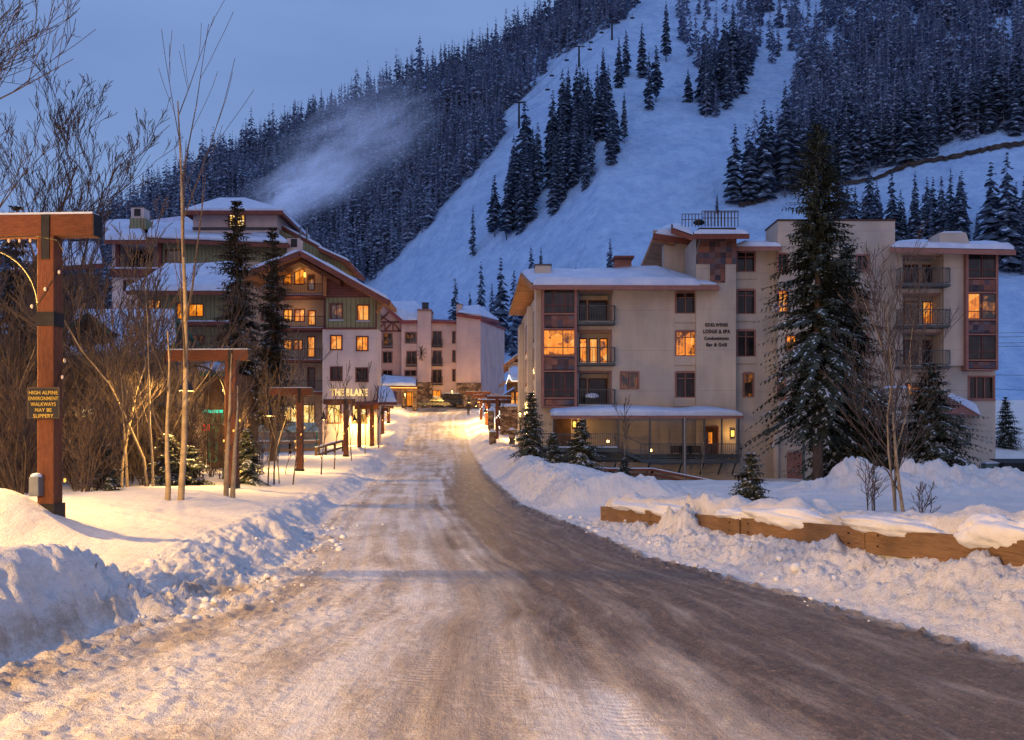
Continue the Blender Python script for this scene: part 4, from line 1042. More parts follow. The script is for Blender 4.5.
MB().box(X(699, 62.5), X(736, 62.5), 62.5, 66, Z(231, 62.5), Z(227.6, 62.5)).build('terrace_box', M['dark_wood'], LD)
m = MB(); T0 = 62
for (x0, x1, ya, yb, dd_) in ((682, 702, 227, 214, 61), (702, 738, 227, 211, 61), (704, 738, 226, 212, 65.5)):
    n = max(3, int((x1 - x0) / 3.2))
    for i in range(n + 1):
        px = x0 + (x1 - x0) * i / n; m.bar(P(px, yb, dd_), P(px, ya, dd_), .045, .045)
    for yy in (yb, (ya + yb) / 2 - 1): m.bar(P(x0, yy, dd_), P(x1, yy, dd_), .04, .04)
    m.build('terrace_railing', M['dark_wood'], LD); m = MB()
s = MB(); s.ball(P(699, 222.6, 61.6), .38, 10, 6, (1.1, .9, .5)); s.build('roof_vent', M['iron'], LD, smooth=True)
# section D
dd = 63.2
wd = [(737.5, 252.5, 754.5, 272), (737.5, 290.5, 754.5, 314), (737.5, 331, 754.5, 356.5)]
facade(LD, dd, 736.2, 248, 782, 482, 'stucco', [(q[0], q[1], q[2], q[3], .18) for q in wd] + [(744, 374, 753, 397, .18)], 6, zb=-2)
for q in wd: window(LD, dd, *q, 'glass', 2, 1, 'trim_rose', .5, top=True, sillmat='stucco', inset=.18)
window(LD, dd, 744, 374, 753, 397, 'lit_dim', 1, 1, 'trim_rose', None, top=True, inset=.18)
MB().slab([P(732, 246.5, 61.9), P(782, 246.5, 61.9), P(782, 242, 68), P(740, 242, 68)], .3).build('roof', M['trim_rose'], LD)
snow_slab(LD, [up(P(735, 246.5, 62)), up(P(781, 246.5, 62)), up(P(781, 242, 68)), up(P(741, 242, 68))], .22)
# section E, tall flat roofed block behind the big spruce
de = 62.4
we = [(774 + 4, 254, 787, 272, 'glass'), (778.5, 291, 787.5, 312, 'lit2'), (786.5, 336, 796, 350, 'lit'), (778.6, 374, 784.5, 398, 'lit_dim'), (857, 255.5, 868, 270, 'glass'), (857, 294, 868, 312, 'glass'), (857, 335, 868, 353, 'glass')]
facade(LD, de, 777.8, 221, 895, 482, 'stucco', [(q[0], q[1], q[2], q[3], .18) for q in we], 3, zb=-2)
for q in we: window(LD, de, *q[:4], q[4], 2 if q[2] - q[0] > 8 else 1, 1, 'trim_rose', .1, inset=.18)
MB().box(X(777.2, de) , X(895.6, de), de - .06, de + 3.05, Z(221, de) + .004, Z(219.3, de)).build('parapet_coping', M['dark_wood'], LD)
# section F with balconies
df = 61.5
rf_ = [(902.5, 257, 941, 283.5), (902.5, 294.5, 941, 324), (902.5, 334, 941, 365)]
facade(LD, df, 895.3, 249, 995.5, 482, 'stucco', [(*q, 1.4) for q in rf_] + [(969, 377, 993.5, 399, .18), (906.5, 384, 919.5, 394.5, .18)], 16, zb=-2)
window(LD, df, 969, 377, 993.5, 399, 'glass', 3, 1, 'trim_rose', .12, inset=.18, top=False)
window(LD, df, 906.5, 384, 919.5, 394.5, 'lit2', 2, 1, 'trim_maroon', None, inset=.18)
for i, (x0, y0, x1, y1) in enumerate(rf_):
    D = df + 1.4; zf = Z(y1, df); top = Z(y0, df) - .25
    for (pa, pb, mt_) in ((903.5, 918.5, 'lit_dim' if i == 1 else 'glass'), (922, 938, 'lit2' if i == 1 else 'glass')):
        a, b = X(pa, D), X(pb, D); f = MB()
        f.box(a, a + .08, D - .07, D - .003, zf + .02, top); f.box(b - .08, b, D - .07, D - .003, zf + .02, top); f.box(a + .08, b - .08, D - .068, D - .005, top - .09, top); f.box((a + b) / 2 - .04, (a + b) / 2 + .04, D - .066, D - .005, zf + .02, top - .09)
        o = f.build('balcony_door', M['trim_maroon'], LD)
        MB().add([(a + .08, D - .03, zf + .02), (b - .08, D - .03, zf + .02), (b - .08, D - .03, top - .09), (a + .08, D - .03, top - .09)], [(0, 1, 2, 3)]).build('pane', M[mt_], o)
    f = MB(); a, b, e = X(x0, df), X(x1, df), Z(y0, df); f.box(a - .05, b + .05, df - .05, df - .002, e + .002, e + .11); f.build('opening_trim', M['trim_rose'], LD)
for yf, yt in ((284, 267.5), (325, 309), (366, 350)): balcony(LD, df, 900.5, 950.5, yf, yt, .9)
m = MB(); m.box(X(941.5, df), X(966, df), df - .32, df - .003, Z(366, df), Z(249, df)); m.build('wall_pier', M['stucco'], LD)
bg = 60.8; a, b = X(966.3, bg), X(998.5, bg); m = MB(); m.box(a, a + .16, bg, df - .003, Z(370, bg), Z(251, bg)); m.box(b - .16, b, bg, 66, Z(370, bg), Z(251, bg))
seq_ = [(253, 277.5, 'glass'), (278.8, 291.5, 't'), (293, 319, 'half'), (320.5, 333.5, 't'), (335, 359.5, 'glass'), (361, 369, 't')]
for yy in (252.4, 278.2, 292.3, 319.7, 334.3, 360.2, 369.6): m.box(a + .16, b - .16, bg, df - .01, Z(yy, bg) - .055, Z(yy, bg) + .05)
m.build('bay_frame', M['trim_rose'], LD)
for y0, y1, k in seq_:
    if k == 't': MB().box(a + .17, b - .17, bg + .04, df - .05, Z(y1, bg) + .06, Z(y0, bg) - .06).build('tile_panel', M['tiles'], LD); continue
    mm = MB(); mm.box(a + .17 + .9, a + .17 + .96, bg + .04, bg + .09, Z(y1, bg) + .06, Z(y0, bg) - .06); mm.box(a + .17, b - .17, bg + .045, bg + .085, Z(y1, bg) + .5, Z(y1, bg) + .55)
    o = mm.build('bay_window', M['trim_maroon'], LD)
    x_l, x_r, z_b, z_t = a + .17, b - .17, Z(y1, bg) + .06, Z(y0, bg) - .06
    if k == 'half':
        xm = x_l + .75
        MB().add([(x_l, bg + .1, z_b), (xm, bg + .1, z_b), (xm, bg + .1, z_t), (x_l, bg + .1, z_t)], [(0, 1, 2, 3)]).build('lit_pane', M['lit2'], o)
        MB().add([(xm, bg + .1, z_b), (x_r, bg + .1, z_b), (x_r, bg + .1, z_t), (xm, bg + .1, z_t)], [(0, 1, 2, 3)]).build('pane', M['lit_dim'], o)
    else: MB().add([(x_l, bg + .1, z_b), (x_r, bg + .1, z_b), (x_r, bg + .1, z_t), (x_l, bg + .1, z_t)], [(0, 1, 2, 3)]).build('pane', M[k], o)
MB().slab([P(890, 247.5, 60.1), P(1016, 250, 60.1), P(1003, 244, 78), P(890, 244, 70)], .34).build('roof', M['trim_rose'], LD)
snow_slab(LD, [up(P(892, 247.3, 60.2)), up(P(1014, 249.6, 60.2)), up(P(1001, 244, 78)), up(P(893, 243, 70))], .26)
m = MB(); c0, c1 = X(939, 62), X(971, 62); zt, zb_ = Z(232.5, 62), Z(247, 62)
m.prism([(c0, 62, zb_), (c1, 62, zb_), (c1 - .35, 62, zt), (c0 + .05, 62, zt)], (0, 1.6, 0)); cb = m.build('chimney', M['stucco'], LD)
m = MB()
for i in range(8): xx = c0 + .55 + i * .17; m.tube([(xx, 62.6, zt), (xx + .04, 62.6, zt + .42)], .025, 4)
m.box(c0 + .5, c0 + 1.85, 62.5, 62.7, zt + .2, zt + .24); m.build('spark_guard', M['iron'], cb)
snow_slab(cb, [(c0 + .05, 62, zt), (c1 - .35, 62, zt), (c1 - .35, 63.6, zt), (c0 + .05, 63.6, zt)], .1, 'chimney_snow')
# low porch at the right, utility things
m = MB(); m.prism([P(930, 418, 59.5), P(981, 416, 59.5), P(948, 396, 59.5), P(932, 396, 59.5)], (0, 1.9, 0)); m.build('porch_roof', M['trim_rose'], LD)
snow_slab(LD, [P(947, 396, 59.5), P(981, 415, 59.4), P(981, 415, 61.4), P(947, 396, 61.4)], .5, 'porch_snow')
facade(LD, 60, 884.5, 388.5, 909, 440, 'stucco', (), 1.4, 'porch_wall', zb=0); snow_slab(LD, [P(883, 388, 59.9), P(910, 388, 59.9), P(910, 388, 61.4), P(883, 388, 61.4)], .14, 'porch_wall_snow')
balcony(LD, df, 958, 971, 443, 432.5, .7)
MB().box(X(960, df), X(963.4, df), df - .05, df - .003, Z(431, df), Z(418, df)).build('narrow_window', M['glass'], LD)
m = MB(); m.tube([P(776, 482, de - .35), P(776, 434, de - .35)], .22, 8); m.build('downpipe', M['stucco'], LD, smooth=True)
m = MB(); m.box(X(803, 60.6), X(805, 60.6), 60.6, 60.75, -1, Z(440, 60.6)); m.box(X(788, 60.6), X(805, 60.6), 60.6, 60.7, Z(450.5, 60.6) - .05, Z(450.5, 60.6)); m.build('garage_frame', M['utility'], LD)
MB().box(X(787, de), X(803, de), de - .05, de - .003, -1.2, Z(452, de)).build('garage_door', M['trim_rose'], LD)
# downpipes
m = MB(); m.tube([P(610, 288, 61.8), P(613, 292, 61.9), P(609, 300, 61.9)], .04, 6); m.tube([P(701, 236, 61.3), P(697, 250, 61.4), P(695.5, 282, 61.9)], .05, 6); m.build('drainpipe', M['grey_metal'], LD)
# lettering on the tower
lz = 61.5 - .03
for text, py, hpx, wpx in (('EDELWEISS', 326.4, 3.2, 22.5), ('LODGE & SPA', 333.2, 3.6, 27), ('Condominiums', 339.8, 3.2, 24.5), ('Bar & Grill', 346.3, 3.4, 20.5)):
    lettering(text, .3, (X(716.4, 61.5), lz, Z(py, 61.5)), 'ink', LD, wpx / F * 61.5, hpx / F * 61.5, .015, bold=.010, spacing=1.15)
# covered deck
DK = LD
ws = 57.6
snowpts = [P(551, 416, ws), P(743.5, 416, ws), P(741, 413.5, 61.3), P(553, 413.5, 61.9)]
MB().slab(snowpts, .16).build('awning_roof', M['trim_rose'], DK)
m = MB(); xa, xb = X(551, ws) + .02, X(742.5, ws); n = 40; prof = []
for i in range(n + 1):
    t = i / n; x_ = xa + (xb - xa) * t
    h_ = (.34 + .16 * math.sin(3.1 * min(t * 1.4, 1)) + .10 * math.exp(-((t - .86) / .09) ** 2) + .08 * fbm(np.array([x_ * .5]), np.array([2.0]), 3, 2)[0]) * min(1, (t + .01) / .02, (1.01 - t) / .045) ** .5
    prof.append((x_, h_))
vs = []; fs = []
for (x_, h_) in prof:
    for (y_, k) in ((ws + .02, 0), (ws - .06, .55), (ws + .1, .9), (ws + .5, 1.1), (ws + 2.2, 1.25), (61.2, 1.5)):
        vs.append((x_, y_, Z(416, ws) + .02 + h_ * k * .95 + (.12 * (y_ - ws) / 3.7 if y_ > ws else 0)))
for i in range(n):
    for j in range(5): a_ = i * 6 + j; fs.append((a_, a_ + 1, a_ + 7, a_ + 6))
fs.append((0, 1, 2, 3, 4, 5)); fs.append(tuple(n * 6 + k for k in range(6))[::-1])
m.add(vs, fs).build('awning_snow', M['roof_snow'], DK, smooth=True)
m = MB()
for px in (553.5, 585.5, 618.5, 650, 683, 704.5, 722, 739): m.box(X(px, ws) - .045, X(px, ws) + .045, ws + .02, ws + .12, Z(461 if px > 640 else 452, ws), Z(417.5, ws) + .0)
m.build('deck_post', M['railing'], DK)
m = MB(); m.tube([P(685, 417.5, ws - .1), P(685, 479, ws - .1)], .085, 8); m.build('steel_pole', M['grey_metal'], DK)
up_z, lo_z = Z(447.5, ws), Z(459, ws)
dk = MB(); dk.box(X(535, ws), X(618, ws), ws, 61.9, up_z - .28, up_z); dk.box(X(641, ws), X(740, ws), ws, 61.4, lo_z - .25, lo_z); dk.build('deck_floor', M['railing'], DK)
st = MB(); k = 7
for i in range(k):
    xx = X(618, ws) + (X(641, ws) - X(618, ws)) * i / k; z_ = up_z + (lo_z - up_z) * (i + 1) / (k + 1)
    st.box(xx + .003, xx + (X(641, ws) - X(618, ws)) / k - .003, ws, 59.5, z_ - .2, z_)
st.build('deck_steps', M['railing'], DK)
sn = MB(); sn.box(X(536, ws), X(617.5, ws), ws - .02, ws + .3, up_z + .004, up_z + .06); sn.build('deck_snow', M['roof_snow'], DK)
m = MB(); railing(m, X(533, ws), X(618, ws), ws + .05, ws + .2, up_z, Z(433.5, ws) - up_z, .12, sides=False); railing(m, X(641, ws), X(741, ws), ws + .05, ws + .2, lo_z, Z(443.5, ws) - lo_z, .12, sides=False)
m.bar(P(618, 433.5, ws), P(641, 443.5, ws), .05); m.build('deck_railing', M['railing'], DK)
m = MB()
for px in (616, 650, 682, 704, 722, 736): m.bar(P(px, 463, ws + .3), P(px - 4, 474, 59.5), .09)
m.box(X(536, 59), X(740, 59), 59, 59.2, Z(456, ws) - .3, up_z - .45); m.build('deck_strut', M['railing'], DK)
facade(LD, 60.2, 575, 462, 741, 482, 'stucco', (), 1.2, 'deck_base_wall', zb=-2)
dw = 61.35
def wdoor(x0, y0, x1, y1, D):
    a, b, c, e = X(x0, D), X(x1, D), Z(y1, D), Z(y0, D)
    o = MB().box(a, b, D - .07, D - .003, c, e).build('door', M['dark_wood'], LD)
    MB().box(a + .15, a + .40, D - .085, D - .072, c + .9, e - .3).build('door_pane', M['lit'], o)
    m_ = MB(); m_.box(a - .12, a - .002, D - .10, D - .003, c, e + .12); m_.box(b + .002, b + .12, D - .10, D - .003, c, e + .12); m_.box(a, b, D - .10, D - .003, e + .003, e + .12); m_.build('door_frame', M['trim_maroon'], o)
wdoor(706, 428, 716.5, 457, 61.5)
for (px, py, D) in ((574.4, 424.6, 61.95), (732, 433.5, 61.45)):
    o = MB().box(X(px, D) - .13, X(px, D) + .13, D - .15, D - .003, Z(py, D) - .28, Z(py, D) + .28).build('wall_sconce', M['iron'], LD)
    MB().box(X(px, D) - .10, X(px, D) + .10, D - .19, D - .153, Z(py, D) - .2, Z(py, D) + .2).build('sconce_glass', M['sconce'], o)
m = MB(); m.box(X(553, 61.9), X(571, 61.9), 61.9, 61.96, up_z, Z(419, 61.9)); m.build('shutter', M['dark_wood'], LD)
for i, (px, py) in enumerate(((608, 442), (651, 451))):
    t = thing('deck_lantern', 'small glowing lantern on the ' + ('upper' if i == 0 else 'lower') + ' part of the covered deck', 'lantern', P(px, py + 2, 58.3), 'small deck lanterns')
    MB().lathe([(.0, 0), (.09, 0), (.07, .05), (.02, .06), (.02, .10)], n=8).build('base', M['iron'], t, world=False)
    s = MB(); s.ball((0, 0, .17), .09, 8, 6); s.build('globe', M['bulb'], t, world=False, smooth=True)
for i in range(3):
    px = 677 + i * 9; t = thing('deck_bench', 'dark wooden bench on the lower deck, ' + ('left', 'middle', 'right')[i] + ' of three', 'bench', (X(px, 58.6), 58.6, lo_z + .003), 'dark benches on the deck')
    MB().box(-.4, .4, -.2, .2, .38, .45).build('seat', M['dark_wood'], t, world=False)
    MB().box(-.4, .4, .16, .22, .45, .85).build('backrest', M['dark_wood'], t, world=False)
    for sx in (-.34, .34): MB().box(sx - .04, sx + .04, -.16, .16, 0, .378).build('leg', M['dark_wood'], t, world=False)

def rail_fence(name, label, pts, h=.75, mat='timber', step=2.2):
    t = thing(name, label, 'fence', (pts[0][0], pts[0][1], pts[0][2]))
    for a, b in zip(pts[:-1], pts[1:]):
        a, b = Vector(a), Vector(b); L = (b - a).length; n = max(1, int(L / step))
        for k in range(n + 1):
            q = a.lerp(b, k / n); MB().box(q.x - .07, q.x + .07, q.y - .07, q.y + .07, q.z - .8, q.z + h + .05).build('post', M[mat], t)
        for hh in (h - .08, h * .45):
            MB().bar(a + Vector((0, -.09, hh)), b + Vector((0, -.09, hh)), .05, .14).build('rail', M[mat], t)
        o = MB().bar(a + Vector((0, -.09, h + .03)), b + Vector((0, -.09, h + .03)), .10, .05).build('snow', M['roof_snow'], t)
    return t
rail_fence('timber_fence', 'low red brown rail fence sloping down in the snow below the covered deck', [P(552, 475, 55), P(610, 479, 54), P(652, 479, 53.5), P(716, 492, 52.5)], .62)
t = thing('utility_box', 'pale blue green utility cabinet at the right corner of the beige lodge', 'utility box', (X(990, 56), 56, -.9))
MB().box(-.4, .4, -.3, .3, 0, 1.55).build('cabinet', M['utility'], t, world=False); MB().box(-.42, .42, -.32, .32, 1.552, 1.64).build('lid', M['utility'], t, world=False); MB().box(-.4, .4, -.3, .3, 1.643, 1.72).build('snow', M['roof_snow'], t, world=False)
MB().box(-.005, .005, -.309, -.302, .1, 1.45).build('door_seam', M['iron'], t, world=False)
t = thing('dumpster', 'black dumpster with ribbed sides at the right edge below the lodge', 'dumpster', (X(1014, 56), 56, -.6))
m = MB(); m.prism([(-1.1, -.7, 0), (1.1, -.7, 0), (1.1, -.75, 1.35), (-1.1, -.75, 1.35)], (0, 1.5, 0)); m.build('bin', M['dumpster'], t, world=False)
m = MB(); [m.box(-1.0 + i * .4, -.94 + i * .4, -.8, -.752, .1, 1.3) for i in range(6)]; m.build('rib', M['dumpster'], t, world=False)
m = MB(); m.slab([(-1.12, -.78, 1.40), (1.12, -.78, 1.40), (1.12, .8, 1.62), (-1.12, .8, 1.62)], .05); m.build('lid', M['dumpster'], t, world=False)

# ------------------------------------------------------------------ inn on the left
BL = thing('timbered_inn', 'green, maroon and white inn with big snowy gable left of the road', 'inn', (X(300, 79), 79, .9))
d = 79
gw = [(330.5, 304, 342, 319.5, 'lit_dim'), (357.5, 305.5, 368.5, 320.5, 'lit2')]
facade(BL, d, 326, 297.5, 376.5, 328.3, 'green_siding', [(*q[:4], .16) for q in gw], 2.5)
for q in gw: window(BL, d, *q[:4], q[4], 2, 1, 'trim_maroon', .1, sillmat='roof_snow')
m = MB(); m.prism([P(326, 297.3, d), P(376.5, 297.3, d), P(376.5, 292, d), P(322, 266, d), P(322, 297.3, d)], (0, 2.5, 0)); m.build('gable_wall', M['maroon_siding'], BL)
ww = [(331, 336, 341.5, 349.5, 'lit2'), (357, 337, 367.5, 350.5, 'lit'), (331, 367.5, 341.5, 380.5, 'glass'), (356.5, 368.5, 367.5, 381.5, 'glass'), (327.5, 405, 340.5, 423, 'lit_pale'), (352.5, 405.5, 366, 423, 'lit_pale')]
facade(BL, d + .02, 322.5, 328.6, 377, 440, 'stucco_white', [(*q[:4], .16) for q in ww], 2.5, zb=-.5)
for q in ww: window(BL, d + .02, *q[:4], q[4], 2, 1, 'trim_maroon', .06, tw=.1)
MB().box(X(322, d), X(377, d), d - .10, d - .002, Z(329.3, d), Z(327.6, d)).build('belt_course', M['trim_maroon'], BL)
MB().box(X(375.5, d), X(377, d), d - .12, d - .002, Z(327.6, d), Z(297, d)).build('corner_board', M['trim_maroon'], BL)
# balcony stack (recessed)
bd = d + 2.2
bw = [(284, 269, 291, 285, 'lit'), (295, 269.5, 304, 284.5, 'lit2'), (308, 275, 314, 290, 'lit_dim'), (284, 310, 292, 321, 'lit'), (295, 309.5, 304, 321.5, 'lit'), (308.5, 311, 315, 325, 'lit2'),
      (284, 340, 292, 350, 'lit'), (294, 340.5, 302, 350, 'lit'), (308, 337, 314.5, 357, 'lit2'), (308, 368, 314.5, 388, 'glass'), (284, 404, 296.5, 422, 'lit_pale'), (303.5, 405, 314.5, 424, 'lit_pale'), (248, 403, 262, 423, 'lit_pale'), (268, 404, 280, 422, 'lit'), (262, 311, 272, 321, 'glass'), (245, 340, 256, 350, 'glass'), (262, 370, 272, 382, 'glass')]
facade(BL, bd, 246, 262, 328, 440, surf('tan_stucco', (.32, .25, .20), (.38, .30, .24), .5, bmp=.3, stain=.15), [(*q[:4], .16) for q in bw], 14, zb=-.5)
for q in bw: window(BL, bd, *q[:4], q[4], 2 if q[2] - q[0] > 7 else 1, 1, 'trim_maroon', None, tw=.07)
for yf, yt in ((294.5, 283.5), (327.8, 316), (359.5, 348.5), (391.5, 380.5)):
    s = balcony(BL, bd, 276, 327, yf, yt, 2.0, 'iron', 'trim_maroon', True)
MB().box(X(276, d), X(326, d), d + .2, d + .5, Z(393.5, d), Z(391.6, d)).build('beam', M['fascia'], BL)
for px in (277, 325): MB().box(X(px, d + .3) - .12, X(px, d + .3) + .12, d + .25, d + .49, 0, Z(270, d)).build('balcony_post', M['trim_maroon'], BL)
o = MB().box(X(305, bd) - .08, X(305, bd) + .08, bd - .15, bd - .003, Z(275, bd) - .2, Z(275, bd) + .2).build('wall_sconce', M['sconce'], BL)
# left wing wall
lw = [(148, 300.5, 153.5, 312, 'lit2'), (155, 300.5, 160, 312, 'lit2'), (177, 303.5, 182, 319, 'lit'), (189, 304.5, 203, 316.5, 'lit'), (177, 336, 182, 352, 'lit'), (188, 336, 196, 342.5, 'lit2'), (198, 336, 204, 345, 'lit_dim')]
facade(BL, d + 3, 138, 292, 246.5, 440, 'green_siding', [(*q[:4], .16) for q in lw], 12, zb=-1)
for q in lw: window(BL, d + 3, *q[:4], q[4], 1 if q[2] - q[0] < 8 else 2, 1, 'trim_maroon', None, tw=.08)
m = MB(); m.box(X(172, d + 1.6), X(246, d + 1.6), d + 1.6, d + 3, Z(325, d + 1.6), Z(321.5, d + 1.6)); m.box(X(172, d + 1.6), X(246, d + 1.6), d + 1.6, d + 3, Z(359, d + 1.6), Z(355, d + 1.6)); m.build('wing_balcony', M['trim_maroon'], BL)
MB().box(X(172, d + 1.6), X(246, d + 1.6), d + 1.65, d + 2.9, Z(321.5, d + 1.6) + .004, Z(320.3, d + 1.6)).build('wing_balcony_snow', M['roof_snow'], BL)
# the big gable roof, open timber front
def gable(root, apex, eaveR, eaveL, d0, depth, th, mat='soffit', fmat='fascia', snow=.32, thin=.3):
    A_, R_, L_ = P(*apex, d0), P(*eaveR, d0), P(*eaveL, d0)
    bk = lambda q, e=0: (q[0], q[1] + depth, q[2])
    r_ = MB(); r_.slab([A_, R_, bk(R_), bk(A_)], th); r_.slab([L_, A_, bk(A_), bk(L_)], th); r_.build('roof', M[mat], root)
    for q, w in ((R_, 'r'), (L_, 'l')):
        a = Vector(A_) + Vector((0, -.08, -th * .5)); b = Vector(q) + Vector((0, -.08, -th * .5)); MB().bar(a, b, .12, th * 1.05).build('bargeboard', M[fmat], root)
    e = .004
    snow_slab(root, [up(A_, e), up(R_, e), up(bk(R_), e), up(bk(A_), e)], snow); snow_slab(root, [up(L_, e), up(A_, e + .01), up(bk(A_), e + .01), up(bk(L_), e)], snow)
gable(BL, (300, 251), (390, 301), (242, 274), 76.8, 4.5, .42)
gable(BL, (300, 258.5), (340, 281), (283, 266), 77.6, 2, .30, 'timber', 'timber', .02)
m = MB(); m.slab([P(126, 291, 80.5), P(236, 291, 80.4), P(246, 262, 88), P(165, 266, 88)], .35); m.build('wing_roof', M['fascia'], BL)
snow_slab(BL, [up(P(126, 290.8, 80.5)), up(P(236, 290.8, 80.4)), up(P(246, 261.8, 88)), up(P(165, 265.8, 88))], .38, 'wing_snow')
m = MB(); m.bar(P(325, 296, 78.6), P(325, 268, 78.6), .3); m.bar(P(376.5, 297, 78.4), P(389, 301, 77), .22); m.bar(P(377, 312, 78.6), P(386, 301, 77.4), .18); m.build('roof_bracket', M['soffit'], BL)
# sign letters standing on the canopy
lt = lettering('THE BLAKE', .7, (X(349, 78.4), 78.4, Z(395.6, 78.4)), 'letters', BL, 37 / F * 78.4, 6.8 / F * 78.4, .05, 'sign_letters', bold=.022, spacing=1.08)
# entrance canopy
m = MB(); m.slab([P(355, 402.5, 75), P(397, 402.5, 75), P(397, 392, 79), P(378, 386, 79), P(376, 401, 78.9), P(355, 401.5, 78.9)], .2); m.build('entrance_canopy', M['fascia'], BL)
snow_slab(BL, [P(378, 402, 75.1), P(396.5, 402, 75.1), P(393, 391, 78.9), P(379, 386, 78.9)], .35, 'canopy_snow')
for px in (359,): MB().box(X(px, 75.4) - .16, X(px, 75.4) + .16, 75.4, 75.7, 0, Z(403.6, 75.4)).build('canopy_post', M['timber'], BL)
# fence, glass canopy and patio in front
rail_fence('timber_fence', 'snow capped timber fence with pickets in front of the inn terrace', [P(253, 457, 66), P(290, 457, 66), P(319, 456, 66)], 1.15, 'rail_wood')
rail_fence('timber_fence', 'dark timber stair rail between the lamp posts and the inn', [P(316, 462, 62), P(343, 453, 70)], 1.0, 'dark_wood')
t = thing('terrace_canopy', 'pale green translucent terrace canopy under the ground floor windows of the inn', 'canopy', P(285, 431, 70))
MB().slab([P(254, 431, 69), P(319, 431, 69), P(316, 422.5, 72), P(262, 422.5, 72)], .08).build('canopy_sheet', surf('greenish_canopy', (.30, .42, .36), (.38, .5, .44), 2, rough=.4), t)
for px in (256, 279, 300, 317): MB().box(X(px, 69.1) - .06, X(px, 69.1) + .06, 69.1, 69.2, 0, Z(432.2, 69.1)).build('canopy_post', M['green_trim'], t)
m = MB(); m.box(X(256, 71), X(317, 71), 71, 71.1, Z(452, 71), Z(437, 71)); m.build('terrace_screen', M['grey_metal'], t)

# upper wing of the inn, on the slope behind
UP = thing('hillside_wing', 'upper green and white hotel wing with clerestory tower and hipped snowy roofs behind the inn', 'building', (X(200, 98), 98, 6))
d = 98
facade(UP, d, 162, 240, 290, 330, 'green_siding', [(165.5, 250, 181, 264, .2)], 14, zb=8)
window(UP, d, 165.5, 250, 181, 264, 'glass', 1, 1, 'trim_maroon', .1, sillmat='roof_snow', inset=.2)
facade(UP, d + .5, 112, 240, 162.3, 330, 'stucco_white', [(119, 245, 158, 269, 3.0), (124, 281, 133, 291, .2)], 13, zb=4)
window(UP, d + .5, 124, 281, 133, 291, 'glass', 2, 1, 'trim_maroon', None, inset=.2)
MB().add([P(117, 271, d + 3.3), P(152, 271, d + 3.3), P(152, 243, d + 3.3), P(117, 243, d + 3.3)], [(0, 1, 2, 3)]).build('loggia_shade_sheet', M['glass'], UP)  # dark sheet added at the back, standing in for shade in the loggia
m = MB(); a, b = X(112, d), X(160, d); m.box(a, b, d - .6, d - .01, Z(277, d), Z(269.5, d)); m.build('balcony_parapet', M['trim_maroon'], UP); MB().box(a, b, d - .6, d - .02, Z(269.5, d) + .003, Z(268.3, d)).build('parapet_snow', M['roof_snow'], UP)
for px in (118.5, 160.5): MB().box(X(px, d) - .2, X(px, d) + .2, d - .3, d - .01, Z(269.4, d), Z(243, d)).build('corner_post', M['trim_maroon'], UP)
m = MB(); m.slab([P(104, 240.5, d - 1.5), P(146, 240.5, d - 1.5), P(146, 223, d + 14), P(104, 222, d + 14)], .4)
m.slab([P(146, 238.6, d - 1.5), P(290, 244.5, d - 1.5), P(262, 226, d + 8), P(180, 222, d + 10), P(150, 224, d + 14)], .4); m.build('roof', M['fascia'], UP)
snow_slab(UP, [up(P(105, 240, d - 1.4)), up(P(146, 240, d - 1.4)), up(P(146, 222, d + 14)), up(P(105, 222, d + 14))], .5)
snow_slab(UP, [up(P(147, 238.3, d - 1.4)), up(P(288, 244.2, d - 1.4)), up(P(262, 225, d + 8)), up(P(180, 221, d + 10)), up(P(150, 224, d + 14))], .5)
facade(UP, d + 2, 193, 209, 277, 233, 'stucco_white', [(229.5, 214.5, 235, 229, .2), (237.5, 215, 244.5, 229, .2)], 9)
for q in ((229.5, 214.5, 235, 229), (237.5, 215, 244.5, 229)): window(UP, d + 2, *q, 'lit_pale', 2, 3, 'trim_maroon', None, inset=.2, tw=.12)
m = MB(); m.box(X(193, d + 2), X(277, d + 2), d + 1.8, d + 1.998, Z(230, d + 2), Z(227.6, d + 2)); m.build('clerestory_band', M['asphalt_roof'], UP)
def hip(root, x0, x1, ye, yr, xr0, xr1, d0, depth, th=.35, snow=.4):
    e0, e1 = P(x0, ye, d0), P(x1, ye, d0); D = d0 + depth; dm = d0 + depth / 2
    b0_, b1_ = (e0[0], D, e0[2]), (e1[0], D, e1[2]); r0, r1 = P(xr0, yr, dm), P(xr1, yr, dm)
    m_ = MB(); m_.slab([e0, e1, r1, r0], th); m_.slab([e1, b1_, r1], th); m_.slab([b1_, b0_, r0, r1], th); m_.slab([b0_, e0, r0], th); m_.build('roof', M['fascia'], root)
    for k_, poly in enumerate(([e0, e1, r1, r0], [e1, b1_, r1], [b1_, b0_, r0, r1], [b0_, e0, r0])):
        MB().slab([up(q, snow + k_ * .004) for q in poly], snow - .004).build('roof_snow', M['roof_snow'], root)
hip(UP, 185, 283, 212, 201, 219, 245, d + .3, 13)
MB().bar(P(185, 212.6, d + .2), P(283, 212.6, d + .2), .12, .45).build('fascia', M['fascia'], UP)
